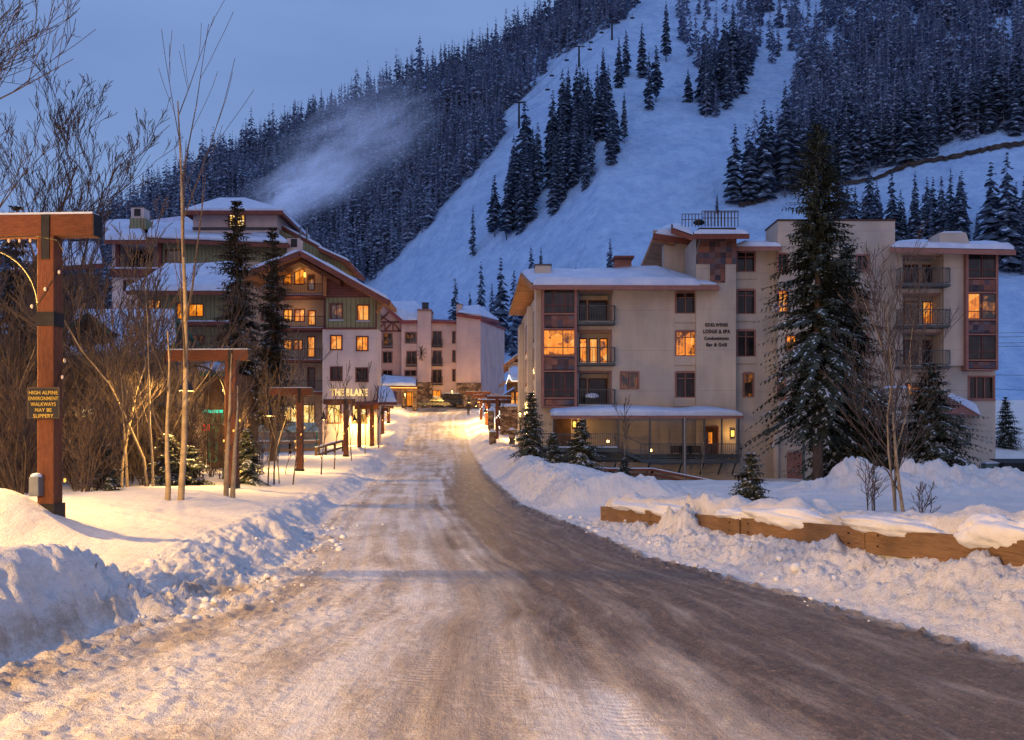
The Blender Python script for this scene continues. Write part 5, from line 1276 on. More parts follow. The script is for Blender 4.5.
# rake roofs stepping down to the right
for k_, (a_, b_, dd_) in enumerate((((276, 222.5), (322, 247.5), d + 4), ((318, 247), (350, 261.5), d + 2))):
    q = [P(*a_, dd_), P(*b_, dd_)]; c_ = [(q[1][0], q[1][1] + 10, q[1][2]), (q[0][0], q[0][1] + 10, q[0][2])]
    MB().slab([q[0], q[1], *c_], .45).build('rake_roof', M['fascia'], UP); snow_slab(UP, [up(z_) for z_ in (q[0], q[1], *c_)], .28, 'rake_snow')
m = MB(); m.prism([P(262, 250, d + 3), P(342, 275, d + 3), P(342, 260.5, d + 3), P(320, 250, d + 3), P(277, 228, d + 3), P(262, 240, d + 3)], (0, 8, 0)); m.build('side_gable_wall', M['green_siding'], UP)
c = chimney(UP, d + 4, 131, 207.5, 144, 224, 'stucco_white', 1.6); MB().box(X(130, d + 3.9), X(146, d + 3.9), d + 3.8, d + 5.8, Z(224, d + 4) - .6, Z(218.5, d + 4)).build('chimney_base', M['green_siding'], UP)
MB().box(X(134.5, d + 4), X(140.5, d + 4), d + 3.9, d + 3.995, Z(216, d + 4), Z(209, d + 4)).build('chimney_opening', M['iron'], c)
c = chimney(UP, d - 1, 287, 238, 299.5, 248, 'stucco_white', 1.6); MB().box(X(291, d - 1), X(297, d - 1), d - 1.1, d - 1.005, Z(247, d - 1), Z(239, d - 1)).build('chimney_opening', M['iron'], c)
m = MB(); m.tube([P(300.5, 237, d + 4), P(300.5, 227, d + 4)], .12, 6); m.tube([P(307, 239, d + 4), P(307, 228.5, d + 4)], .12, 6); m.build('vent_pipe', M['grey_metal'], UP)

# low restaurant with green trimmed snow roof
RS = thing('restaurant', 'low restaurant with green trimmed snowy roof and small dormer behind the thicket', 'restaurant', (X(120, 43), 43, .4))
d = 43
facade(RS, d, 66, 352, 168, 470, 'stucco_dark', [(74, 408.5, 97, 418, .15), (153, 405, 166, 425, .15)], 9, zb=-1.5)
window(RS, d, 74, 408.5, 97, 418, 'lit_pale', 4, 1, 'green_trim', None, inset=.15); window(RS, d, 153, 405, 166, 425, 'glass', 2, 1, 'green_trim', None, inset=.15)
e0, e1, r0, r1 = P(60, 358, d - .9), P(158, 357, d - .9), P(74, 314, d + 4), P(174.5, 314, d + 4)
e1b = P(176, 345, d - .9)
m = MB(); m.slab([e0, e1, e1b, r1, r0], .2); m.slab([r0, r1, (r1[0], r1[1] + 5, r1[2] - 1.5), (r0[0], r0[1] + 5, r0[2] - 1.5)], .2); m.build('roof', M['green_trim'], RS)
snow_slab(RS, [up(e0), up(e1), up(e1b), up(r1), up(r0)], .28)
m = MB(); m.bar(e0, e1, .1, .22); m.bar(e1, e1b, .1, .24); m.bar(e1b, r1, .1, .24); m.build('green_fascia', M['green_trim'], RS)
dm = d - .3
m = MB(); m.prism([P(70, 350, dm), P(107, 350, dm), P(107, 331, dm), P(88, 317, dm), P(70, 329, dm)], (0, 3, 0)); dr = m.build('dormer', M['dark_wood'], RS)
MB().box(X(82, dm), X(93, dm), dm - .05, dm - .003, Z(344, dm), Z(328.5, dm)).build('dormer_window', M['glass'], dr)
m = MB(); m.bar(P(88, 314.5, dm - .25), P(110.5, 332.5, dm - .25), .1, .2); m.bar(P(88, 314.5, dm - .25), P(66.5, 328.5, dm - .25), .1, .2); m.build('dormer_trim', M['green_trim'], dr)
m = MB(); A_, B_, C_ = P(88, 314.5, dm - .3), P(110.5, 332.5, dm - .3), P(66.5, 328.5, dm - .3); ex = lambda q: (q[0], q[1] + 3.6, q[2])
m.slab([up(A_, .14), up(B_, .14), up(ex(B_), .14), up(ex(A_), .14)], .1); m.slab([up(C_, .14), up(A_, .14), up(ex(A_), .14), up(ex(C_), .14)], .1); m.build('dormer_snow', M['roof_snow'], dr)
# shop front further right with green neon
SH = thing('ski_shop', 'dim shop front with green neon strip and red sign behind the second lamp post', 'shop', (X(205, 48), 48, .3))
facade(SH, 48, 168, 372, 232, 470, 'dark_wood', [(196, 411, 222, 424, .2), (201, 428, 216, 462, .2)], 5, zb=-1)
window(SH, 48, 196, 411, 222, 424, 'lit_dim', 3, 1, 'green_trim', None, inset=.2); window(SH, 48, 201, 428, 216, 462, 'glass', 2, 1, 'green_trim', None, inset=.2)
MB().box(X(194, 48), X(223, 48), 47.9, 47.95, Z(413, 48), Z(410, 48)).build('neon_strip', M['green_neon'], SH)
MB().box(X(204, 48), X(210, 48), 47.9, 47.96, Z(430.5, 48), Z(424, 48)).build('red_sign', M['red_neon'], SH)
MB().slab([P(162, 372, 47), P(236, 372, 47), P(236, 366, 53), P(162, 366, 53)], .2).build('roof', M['green_trim'], SH); snow_slab(SH, [up(P(163, 371.5, 47.1)), up(P(235, 371.5, 47.1)), up(P(235, 366, 53)), up(P(163, 366, 53))], .3)
# dim lodge among the trees far left
OL = thing('wooden_cabin', 'dim brown cabin with snowy roof half hidden by the thicket at the far left', 'cabin', (X(60, 64), 64, 2))
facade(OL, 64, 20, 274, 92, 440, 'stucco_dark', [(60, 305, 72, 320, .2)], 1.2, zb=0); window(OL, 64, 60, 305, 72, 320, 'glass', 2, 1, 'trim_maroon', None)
MB().slab([P(10, 270, 63), P(104, 264, 63), P(100, 246, 72), P(10, 250, 72)], .3).build('roof', M['fascia'], OL); snow_slab(OL, [up(P(11, 269.5, 63.1)), up(P(103, 263.5, 63.1)), up(P(99, 246, 72)), up(P(11, 250, 72))], .5)

# ------------------------------------------------------------------ pink hotel up the street
PH = thing('pink_hotel', 'pink stucco hotel with chimneys and half timbered gable at the end of the road', 'hotel', (X(440, 136), 136, 8))
d = 136; zb = 7.4
W1 = [(383.5, 333.5, 392, 346, 'lit_dim'), (383, 352, 392, 363, 'glass'), (383, 370.5, 392, 376, 'glass'), (379, 315, 384, 321, 'lit_dim')]
facade(PH, d + 1, 376, 322, 401.5, 420, 'stucco_rose', [(*q[:4], .25) for q in W1[:3]], 12, zb=zb)
for q in W1[:3]: window(PH, d + 1, *q[:4], q[4], 2, 1, 'trim_rose', None, inset=.25, tw=.12)
m = MB(); m.prism([P(372, 322.2, d + 1), P(403, 322.2, d + 1), P(383, 305.5, d + 1), P(372, 309, d + 1)], (0, 12, 0)); m.build('gable_wall', M['stucco_rose'], PH)
m = MB()
for a_, b_ in (((377, 322), (403, 322)), ((377, 331), (402, 331)), ((377, 331), (385, 322)), ((385, 331), (392, 322)), ((393, 322), (400, 331)), ((378, 322), (390, 311)), ((377, 313), (390, 322)), ((385, 322), (385, 331)), ((393, 322), (393, 331)), ((401.5, 322), (401.5, 331))): m.bar(P(*a_, d + .9), P(*b_, d + .9), .16, .22)
m.build('half_timbering', M['trim_maroon'], PH)
W2 = [(405.5, 332.5, 416, 343.5, 'lit_dim'), (407, 351.5, 416, 364, 'glass'), (405, 370.5, 416, 376, 'glass')]
facade(PH, d, 401.5, 321, 418, 420, 'stucco_pink', [(*q[:4], .25) for q in W2] + [(406.5, 392, 416, 406, .4)], 12, zb=zb)
for q in W2: window(PH, d, *q[:4], q[4], 2, 1, 'trim_rose', None, inset=.25, tw=.12)
window(PH, d, 406.5, 392, 416, 406, 'lit2', 2, 1, 'dark_wood', None, inset=.4)
facade(PH, d - .6, 417.5, 310.5, 431, 382, 'stucco_pink', (), 4, 'chimney_tower', zb=Z(382, d - .6))
MB().box(X(417, d - .7), X(432, d - .7), d - .7, d + 3.5, 7, Z(382, d - .7) - .003).build('stone_base', M['stone'], PH)
MB().box(X(417.2, d - .8), X(431.3, d - .8), d - .8, d + 3.5, Z(310.5, d - .6) + .003, Z(309.2, d - .6)).build('tower_cap', M['trim_rose'], PH)
m = MB()
for k_ in range(9): 
    a_ = k_ * .7; m.bar(P(421.5, 353, d - .72), (P(421.5, 353, d - .72)[0] + .8 * math.cos(a_), d - .72, P(421.5, 353, d - .72)[2] + 1.2 * math.sin(a_)), .06)
m.box(X(421.2, d), X(421.8, d), d - .75, d - .65, Z(361, d), Z(347, d)); m.build('wall_ornament', M['iron'], PH)
W3 = [(433, 331.5, 441.5, 345, 'glass'), (433, 351, 441.5, 364, 'glass'), (432.5, 370, 441.5, 383, 'glass'), (452.5, 331.5, 455.2, 343.5, 'glass'), (452.5, 350.5, 455.2, 362.5, 'glass'), (452.5, 369.5, 455.2, 381.5, 'glass'), (433, 390.5, 440.5, 398, 'lit')]
facade(PH, d, 431, 321.5, 456.5, 420, 'stucco_pink', [(*q[:4], .25) for q in W3], 12, zb=zb)
for q in W3: window(PH, d, *q[:4], q[4], 2 if q[2] - q[0] > 5 else 1, 1, 'trim_rose', None, inset=.25, tw=.10)
for x0, x1, yf, yt in ((432, 442.5, 346, 339.5), (432, 442.5, 365, 358), (431.5, 442.5, 384, 376.5), (382, 392.5, 347, 340.5), (406, 416.5, 365.5, 358)): balcony(PH, d, x0, x1, yf, yt, .4, 'iron', 'iron')
facade(PH, d - 2, 456.5, 314.5, 480.5, 420, 'stucco_pink', (), 14, 'blank_wall', zb=zb)
MB().box(X(456.2, d - 2.2), X(481.5, d - 2.2), d - 2.3, d - 2.003, 7, Z(383, d - 2)).build('stone_base', M['stone'], PH)
# receding flank
B0 = Vector(P(480.5, 320, d - 2)); B1 = Vector(P(504.5, 329, d + 22))
m = MB(); m.add([(B0.x, B0.y, 7), (B1.x, B1.y, 7), tuple(B1), tuple(B0)], [(0, 1, 2, 3)]); m.build('flank_wall', M['stucco_pink'], PH)
for t0, t1 in ((.28, .36), (.62, .70)):
    for za, zb_ in ((20.5, 17.5), (15.6, 12.8), (12, 10)):
        a_ = B0.lerp(B1, t0); b_ = B0.lerp(B1, t1); m = MB(); m.add([(a_.x - .04, a_.y - .04, zb_), (b_.x - .04, b_.y - .04, zb_), (b_.x - .04, b_.y - .04, za), (a_.x - .04, a_.y - .04, za)], [(0, 1, 2, 3)]); m.build('flank_window', M['glass'], PH)
m = MB(); m.slab([P(401, 321.5, d - .5), P(431, 321.5, d - .5), P(431, 318, d + 11), P(415, 304, d + 8), P(384, 303.5, d + 8), P(384, 304.5, d + 1)], .3); m.slab([P(430, 321, d - .4), P(457, 322, d - .4), P(457, 320, d + 12), P(430, 319, d + 12)], .3)
m.slab([P(456, 314, d - 2.4), P(481, 317.5, d - 2.4), P(500, 322, d + 12), P(478, 307, d + 6), P(463, 308.5, d + 5)], .3); m.bar(B0, B1, .4, .35); m.bar(P(456, 314.5, d - 2.5), P(481, 317.5, d - 2.5), .2, .3); m.build('roof', surf('red_roof_edge', (.20, .05, .05), (.26, .07, .07), 2), PH)
snow_slab(PH, [up(P(403, 321, d - .4)), up(P(430, 320.8, d - .4)), up(P(430, 318, d + 11)), up(P(415, 304, d + 8)), up(P(384, 303.5, d + 8)), up(P(386, 306, d + .9))], .4)
snow_slab(PH, [up(P(458, 313, d - 2)), up(P(480, 316, d - 2)), up(P(499, 321, d + 12)), up(P(478, 307, d + 6)), up(P(464, 308, d + 5))], .3)
chimney(PH, d, 456.5, 304.5, 462.3, 316, 'stucco_pink', 1.5, 'trim_rose'); chimney(PH, d + 2, 422, 303, 428, 310, 'asphalt_roof', 1.0)
# entrance porte cochere
m = MB(); m.slab([P(376, 386, d - 7), P(417, 386.5, d - 7), P(417, 380, d), P(381, 377, d)], .45); m.build('entrance_roof', M['fascia'], PH); snow_slab(PH, [up(P(377, 385.6, d - 6.9)), up(P(416, 386, d - 6.9)), up(P(416, 379, d)), up(P(382, 376, d))], .35, 'entrance_snow')
m = MB(); m.bar(P(376, 387.6, d - 7.3), P(417, 387.8, d - 7.3), .08, .12); m.build('eave_lights', M['bulb_small'], PH)
for px in (380, 404, 415): MB().box(X(px, d - 6) - .3, X(px, d - 6) + .3, d - 6.3, d - 5.7, 6, Z(388.6, d - 6)).build('stone_pier', M['stone'], PH)
for px, py in ((384, 394.5), (392, 395)): s = MB(); s.ball(P(px, py, d - 5), .22, 8, 6); s.build('entrance_lamp', M['bulb'], PH)

# low gables at the right side of the street
G1 = thing('street_cottage', 'yellow lit cottage gable with wide eaves peeping from behind the beige lodge', 'cottage', P(515, 400, 118))
facade(G1, 118, 508, 362, 530, 440, 'stucco', [(511, 376, 515, 388, .2)], 8, zb=3); window(G1, 118, 511, 376, 515, 388, 'lit', 1, 2, 'dark_wood', None)
gable(G1, (520, 353), (532, 362), (503.5, 365.5), 116.5, 9, .4, 'soffit', 'soffit', .25)
G2 = thing('gift_shop', 'small shop porch outlined with white fairy lights right of the street', 'shop', P(512, 410, 104))
facade(G2, 104, 506.5, 380, 526, 440, 'rail_wood', [(511, 392, 514.5, 406, .2), (516, 392, 519.5, 406, .2)], 6, zb=1.5)
for q in ((511, 392, 514.5, 406), (516, 392, 519.5, 406)): window(G2, 104, *q, 'lit', 1, 2, 'dark_wood', None, tw=.05)
m = MB(); m.slab([P(507, 380.5, 102.5), P(522, 380.5, 102.5), P(522, 368, 107), P(509.5, 368, 107)], .25); m.slab([P(499, 386, 103), P(507, 381, 103), P(507, 380, 107), P(499, 385, 107)], .2); m.build('roof', M['soffit'], G2)
snow_slab(G2, [up(P(507, 380, 102.5)), up(P(522, 380, 102.5)), up(P(522, 368, 107)), up(P(509.5, 368, 107))], .5)
m = MB(); pl = [P(506, 384, 102.3), P(509, 375, 102.3), P(511.5, 381, 102.3), P(521, 381, 102.3)]
for a_, b_ in zip(pl[:-1], pl[1:]): m.bar(a_, b_, .07)
m.build('fairy_lights', M['bulb_white'], G2)
# stone terrace wall
def stone_wall(label, x0, x1, ytop, d, ybot, th=1.5):
    t = thing('stone_wall', label, 'wall', (X((x0 + x1) / 2, d), d, Z(ybot, d)))
    m = MB(); m.box(X(x0, d), X(x1, d), d, d + th, Z(ybot, d) - 1.0, Z(ytop, d)); bevel(m.build('masonry', M['stone'], t), .08)
    snow_slab(t, [(X(x0, d) - .05, d - .05, Z(ytop, d) + .004), (X(x1, d) + .05, d - .05, Z(ytop, d) + .004), (X(x1, d) + .05, d + th, Z(ytop, d) + .004), (X(x0, d) - .05, d + th, Z(ytop, d) + .004)], .3, 'snow')
stone_wall('tall stone terrace wall with snow on top in front of the gift shop', 500, 521, 406.5, 93, 428)
stone_wall('lower stone pier at the left foot of the terrace wall', 488, 494, 411, 97, 424)
stone_wall('small stone block in the snow at the foot of the terrace wall', 509, 515, 430, 84, 436, .8)
stone_wall('low stone planter between the two lamp posts on the right side of the street', 489, 496, 432, 80, 439, .8)
m = MB(); a_, b_ = P(503, 404, 92.8), P(514, 397, 97); 
t = thing('terrace_railing', 'snow covered iron railing on the stone terrace wall', 'railing', a_)
for i in range(9): q = Vector(a_).lerp(Vector(b_), i / 8); m.box(q.x - .04, q.x + .04, q.y - .04, q.y + .04, q.z - .4, q.z + .9)
m.bar(Vector(a_) + Vector((0, 0, .9)), Vector(b_) + Vector((0, 0, .9)), .08); m.build('balusters', M['iron'], t); MB().bar(Vector(a_) + Vector((0, 0, 1.0)), Vector(b_) + Vector((0, 0, 1.0)), .14, .1).build('snow', M['roof_snow'], t)
# ------------------------------------------------------------------ timber lamp posts
LAMPS = []
def point(name, loc, power, col=(1, .55, .2), rad=.12):
    l = bpy.data.lights.new(name, 'POINT'); l.energy = power; l.color = col; l.shadow_soft_size = rad
    o = bpy.data.objects.new(name, l); COL.objects.link(o); o.location = loc; return o
WARM = (1.0, .53, .12)
def lamp_post(label, x, y, zb, h, w=.34, detail=0, yaw=-14, arm=2.2, armr=.6, right=False, power=700, lit_=True, reach=0):
    t = thing('timber_lamp_post', label, 'lamp post', (x, y, zb), 'timber lamp posts along the road')
    sg = -1 if not right else 1
    hw = w / 2
    bevel(MB().box(-hw, hw, -hw, hw, -.9, h - .36).build('post', M['timber'], t, world=False), .015)
    bm = MB(); bm.box(-arm, armr, -hw * .92, hw * .92, h - .355, h); b = bevel(bm.build('beam', M['beam'], t, world=False), .015)
    MB().box(-arm + .02, armr - .02, -hw * .8, hw * .8, h + .002, h + .035).build('snow', M['roof_snow'], t, world=False)
    MB().box(-.06, .08, -hw - .022, -hw - .003, h - .75, h - .01).build('iron_strap', M['iron'], t, world=False); MB().box(armr, armr + .02, -hw * .95, hw * .95, h - .36, h + .003).build('end_cap', M['iron'], t, world=False)
    if detail: MB().box(-hw - .018, hw + .018, -hw - .02, hw + .018, h - 1.85, h - 1.62).build('iron_band', M['iron'], t, world=False)
    MB().box(-hw - .03, hw + .03, -hw - .03, hw + .03, -.5, .12).build('base_bracket', M['iron'], t, world=False)
    # gooseneck : springs from the post, rises and turns down to the shade
    zs = h - 1.55; px = -1.38
    if right: px = -1.1
    pts = []
    for i in range(15):
        a = math.pi * .5 * i / 14; pts.append((-hw - .02 - 1.0 * (1 - math.cos(a)) , -hw * .4, zs + 1.02 * math.sin(a)))
    if reach: pts.append((pts[14][0] - reach, -hw * .4, zs + 1.02))
    p14 = pts[-1]
    for i in range(1, 8):
        a = math.pi * .5 * i / 7; pts.append((p14[0] - .33 * math.sin(a), -hw * .4, zs + 1.02 - .33 * (1 - math.cos(a))))
    MB().tube(pts, .028, 8).build('gooseneck', M['black'], t, world=False, smooth=True)
    lx, lz = pts[-1][0], pts[-1][2]
    s = MB().lathe([(.02, .02), (.05, 0), (.055, -.10), (.10, -.22), (.20, -.40), (.26, -.50), (.255, -.50), (.19, -.38), (.09, -.20), (.04, -.10)], (lx, -hw * .4, lz), 20).build('lamp_shade', M['black'], t, world=False, smooth=True)
    q = MB(); q.ball((lx, -hw * .4, lz - .46), .085, 10, 8)
    q.build('bulb', M['bulb'], s, world=False, smooth=True)
    t.rotation_euler = (0, 0, math.radians(yaw))
    R_ = Matrix.Rotation(math.radians(yaw), 3, 'Z')
    if lit_:
        wp = R_ @ Vector((lx, -hw * .4, lz - .58)) + Vector((x, y, zb)); point('lamp_light', wp, power, WARM, .06)
    return t
def string_lights(label, x, y, zb, h, w, n, yaw, lit_from=0, mat='bulb_small', size=.028, beam=True, grp='string lights wound round the lamp posts'):
    t = thing('string_lights', label, 'string lights', (x, y, zb), grp); r = random.Random(int(x * 10) + 5)
    pts = []; k = n * 5
    for i in range(k + 1):
        a = i / k; th = a * h * 2.6; rr = w * .5 * 1.30 + .02; q = (math.cos(th), math.sin(th)); mm = max(abs(q[0]), abs(q[1]))
        pts.append(Vector((q[0] / mm * (w / 2 + .02), q[1] / mm * (w / 2 + .02), .4 + a * (h - 1.2))))
    MB().tube(pts, .008, 3).build('cord', M['green_trim'] if False else M['iron'], t, world=False)
    for i in range(n):
        c = pts[i * 5 + 2]
        if abs(zb + c.z - 2.8) < .42 and 'nearest' in label: continue
        o_ = Vector((c.x, c.y, 0)).normalized() * .05
        q = MB(); q.ball(c + o_ + Vector((0, 0, r.uniform(-.02, .02))), size, 6, 5, (1, 1, 1.5))
        q.build('bulb', M[mat if (c.z < h * lit_from or lit_from == 0) else 'white_paint'], t, world=False, smooth=True)
    t.rotation_euler = (0, 0, math.radians(yaw)); return t
posts = [(15.0, 50, 500, 216, .28), (30, 232, 492, 350, .36), (44, 300, 484, 388, .30), (60, 346, 468, 399, .30), (78, 372, 456, 405, .32), (93, 382.5, 447, 407.5, .32), (108, 388.5, 439, 405.5, .32)]
lab = ['nearest timber lamp post, carrying the navy warning sign', 'second timber lamp post, whose lit lamp hangs above the yellow aspen trunks', 'third timber lamp post, standing in front of the inn terrace', 'fourth timber lamp post, left of the glowing inn sign', 'fifth timber lamp post, below the entrance canopy of the inn', 'sixth timber lamp post up the road', 'farthest timber lamp post on the left of the road']
for i, (d, px, yb, yt, w) in enumerate(posts):
    x = X(px, d); zb = gz(x, d); zt = Z(yt, d)
    lamp_post(lab[i], x, d, zb, zt - zb, w, i == 0, -3, reach=1.9 if i == 0 else 0, arm=3.8 if i == 0 else 2.2 if i == 1 else 1.5, armr=.80 if i == 0 else .6, power=[4500, 1900, 2300, 1300, 1700, 2600, 2600][i])
    string_lights('string of bulbs wound round the ' + ('nearest', 'second', 'third', 'fourth', 'fifth', 'sixth', 'farthest')[i] + ' left lamp post', x, d, zb, zt - zb, w, [13, 10, 9, 8, 6, 5, 5][i], -3, .45 if i == 0 else .7, size=[.024, .03, .035, .045, .05, .05, .06][i])
# same posts continue behind the camera position along the walkway
lamp_post('timber lamp post of the same row, just outside the left of the photo', -7.4, -1.0, 1.0, 4.7, .36, 1, -8, power=12500)
# bulbs along the underside of the first beam
d = 15.0; x = X(50, d); 
t = thing('string_lights', 'unlit white bulbs hanging under the beam of the nearest lamp post', 'string lights', (x, d, Z(236, d)), 'string lights wound round the lamp posts')
m = MB(); m.tube([(-2.4, -.1, -.02), (-1.2, -.1, -.05), (-.2, -.12, -.02), (.25, -.22, -.12), (.35, -.2, -.3)], .008, 4); m.build('cord', M['iron'], t, world=False)
for i in range(14):
    q = MB(); xx = -2.3 + i * .18; q.ball((xx, -.1 + .006 * i, -.08), .024, 6, 5, (1, 1, 1.5)); q.build('bulb', M['white_paint'], t, world=False, smooth=True)
t.rotation_euler = (0, 0, math.radians(-3))

# warning sign on the first post
x1 = X(48, 15.0)
sg = thing('warning_sign', 'navy sign with yellow letters fixed to the nearest timber post', 'sign', (X(44.5, 14.76), 14.74, Z(403, 14.76)))
bevel(MB().box(-.27, .27, -.012, .012, -.26, .26).build('board', M['sign_face'], sg, world=False), .006)
fr = MB(); fr.box(-.255, .255, -.0145, -.0125, .243, .250); fr.box(-.255, .255, -.0145, -.0125, -.250, -.243); fr.box(-.255, -.249, -.0145, -.0125, -.243, .243); fr.box(.249, .255, -.0145, -.0125, -.243, .243); fr.build('border', M['rail_wood'], sg, world=False)
for k, tx in enumerate(('HIGH ALPINE', 'ENVIRONMENT', 'WALKWAYS', 'MAY BE', 'SLIPPERY')):
    o = lettering(tx, .083, (0, -.020, .140 - k * .095), 'yellow_paint', sg, (.47, .485, .41, .27, .33)[k], .058, .003, bold=.0004, world=False, spacing=1.05)
bx_ = thing('outlet_box', 'grey snow capped outlet box on the left of the nearest timber post', 'outlet box', (X(36.5, 14.8), 14.78, Z(496, 14.8)))
bevel(MB().box(-.07, .09, -.1, .1, 0, .32).build('cover', M['grey_metal'], bx_, world=False), .02); q = MB(); q.ball((.01, 0, .33), .1, 8, 6, (.9, 1, .5)); q.build('snow_cap', M['roof_snow'], bx_, world=False, smooth=True)

# ------------------------------------------------------------------ lamps and posts on the right side of the street
for (px, d, yl, lab_) in ((469.5, 112, 398, 'leftmost hanging lamp on the right side of the street'), (476.5, 104, 401, 'second hanging lamp on the right side of the street'), (486, 98, 406.5, 'third hanging lamp on the right side of the street')):
    xr = X(px, d) + 1.45; zb = float(zroad(d)) + .3; zt = Z(yl - 6.5, d)
    t = lamp_post('timber post carrying the ' + lab_, xr, d, zb, max(zt - zb, 3.3), .34, 0, 0, 1.9, 1.2, True, power=2400)
    string_lights('white fairy lights round the post of the ' + lab_.split(' on the')[0], xr, d, zb, max(zt - zb, 3.3), .34, 10, 0, 0, 'bulb_white', .06, grp='fairy lights on the right side of the street')
for (px, d, yb, yt, lab_) in ((497, 88, 433, 399, 'timber post wrapped in white fairy lights left of the stone wall'), (486.5, 101, 420, 402, 'short timber post wrapped in white fairy lights further up the street')):
    x = X(px, d); zb = Z(yb, d); h = Z(yt, d) - zb
    t = thing('timber_post', lab_, 'post', (x, d, zb)); MB().box(-.16, .16, -.16, .16, -.6, h).build('post', M['timber'], t, world=False); MB().box(-1.0, 1.4, -.14, .14, h + .002, h + .26).build('beam', M['beam'], t, world=False); MB().box(-.98, 1.38, -.12, .12, h + .263, h + .36).build('snow', M['roof_snow'], t, world=False)
    string_lights('white fairy lights on the ' + lab_.replace('timber post wrapped in white fairy lights', 'timber post standing').replace('short ', 'short '), x, d, zb, h, .34, 14, 0, 0, 'bulb_white', .055, grp='fairy lights on the right side of the street')
for i, (px, d, py, pw) in enumerate(((405, 124, 395, 1700), (452, 128, 392, 1000), (512, 88, 432, 900), (520, 72, 415, 500), (391, 130, 394, 700))):
    t = thing('path_light', ['low glowing lamp beside the hotel drive', 'glowing lamp at the hotel parking', 'low glowing lamp by the small stone block', 'lamp on a short post by the lodge end wall', 'glowing lamp in the hotel entrance'][i], 'lamp', P(px, py, d))
    MB().tube([(0, 0, -1.6), (0, 0, 0)], .05, 6).build('pole', M['iron'], t, world=False)
    MB().lathe([(.02, .32), (.2, .22), (.22, .18)], n=10).build('lamp_shade', M['black'], t, world=False)
    q = MB(); q.ball((0, 0, .1), .09, 8, 6); q.build('bulb', M['bulb'], t, world=False, smooth=True); point('lamp_light', Vector(P(px, py, d)) + Vector((0, -.05, -.05)) + Vector((0, 0, .0)), pw, WARM, .12)
# light of the lodge sconces, door lamp, inn soffit lamps
point('sconce_light', (X(574.4, 61.5), 61.3, Z(424.6, 61.6)), 34, (1, .5, .12), .1); point('sconce_light', (X(732, 61), 60.9, Z(433.5, 61)), 34, (1, .5, .12), .1)
point('balcony_light', (X(300, 80.2), 80.0, Z(272, 80)), 60, (1, .5, .15), .1); point('balcony_light', (X(298, 80.2), 80.0, Z(308, 80)), 40, (1, .5, .15), .1)
point('canopy_light', (X(375, 77), 77, Z(408, 77)), 30, WARM, .1); point('canopy_light', (X(290, 76), 76, Z(415, 76)), 60, WARM, .1)
point('eave_light', (X(516, 66), 66, 5.5), 160, (1, .5, .16), .2); point('eave_light', (X(511, 76), 76, 8.0), 260, (1, .5, .16), .2)

# ------------------------------------------------------------------ guard rail on the right
GR = thing('guard_rail', 'weathered wooden guard rail half buried in plowed snow right of the road', 'guard rail', (5.0, 15, .4))
def rail_pt(s):  # s metres from the far end
    y = 23.8 - s * .963; x = float(np.interp(y, RY, RX)); z = float(np.interp(y, RY, RZ)); return Vector((x, y, z))
s0 = -.6
for k in range(6):
    a, b = rail_pt(s0 + k * 3.7), rail_pt(s0 + k * 3.7 + 3.66)
    off = Vector((-.02, -.01, 0)) * (k % 2)
    bevel(MB().bar(a + off + Vector((0, 0, -.19)), b + off + Vector((0, 0, -.19)), .09, .38).build('board', M['rail_wood'], GR), .012)
    q = rail_pt(s0 + k * 3.7 + .25); MB().box(q.x + .06, q.x + .26, q.y + .05, q.y + .25, q.z - 1.4, q.z + .02).build('post', M['rail_wood'], GR)
    m = MB()
    for dz in (-.10, -.26):
        c = rail_pt(s0 + k * 3.7 + .3) + Vector((-.07, -.03, dz)); m.ball(c, .016, 6, 4)
        c = rail_pt(s0 + k * 3.7 + 3.3) + Vector((-.07, -.03, dz)); m.ball(c, .016, 6, 4)
    m.build('bolt', M['iron'], GR)
# lumps of snow lying over and against the boards, plus loose clods
def lump_mesh(name, items, seed=1, seg=14, rings=10):
    r = random.Random(seed); V = []; Fq = []
    for (c, sx, sy, sz, rot) in items:
        b = len(V); off = r.uniform(0, 99)
        for i in range(rings + 1):
            t = math.pi * i / rings
            for k in range(seg):
                a = 2 * math.pi * k / seg
                u = np.array([off + math.cos(a) * math.sin(t) * 1.3]); w = np.array([off + math.cos(t) * 1.3 + math.sin(a) * math.sin(t) * 1.7])
                rr = 1 + .9 * float(fbm(u, w, 5, 3, .62)[0])
                lx, ly = rr * sx * math.sin(t) * math.cos(a), rr * sy * math.sin(t) * math.sin(a)
                V.append((c[0] + lx * math.cos(rot) - ly * math.sin(rot), c[1] + lx * math.sin(rot) + ly * math.cos(rot), c[2] + rr * sz * math.cos(t)))
        for i in range(rings):
            for k in range(seg):
                k2 = (k + 1) % seg; Fq.append((b + i * seg + k, b + (i + 1) * seg + k, b + (i + 1) * seg + k2, b + i * seg + k2))
    me = fast_mesh(name, np.array(V), np.array(Fq), True); me.materials.append(M['snow'])
    o = bpy.data.objects.new(name, me); COL.objects.link(o); return o
rr = random.Random(9); items = []
ang = math.atan2(-.963, .27)
for s, hgt in ((2.9, .1),):
    q = rail_pt(s); items.append(((q.x - .14, q.y - .05, q.z - .52), .42 + rr.random() * .2, .22, hgt * .9, ang))
for s, l, hh in ((1.2, 1.2, .16), (3.4, 1.3, .15), (6.4, .9, .12), (8.0, 1.3, .2), (10.8, 1.2, .17), (12.9, .8, .26), (14.6, 1.0, .30), (15.8, .8, .22), (17.3, 1.2, .2)):
    q = rail_pt(s); items.append(((q.x + .22, q.y + .06, q.z + .02), l, .38, hh, ang))
o = lump_mesh('snow_lumps', items, 4, 56, 30); tag(o, 'rounded lumps of snow lying over and against the wooden guard rail', 'snow', kind='stuff')
items = []
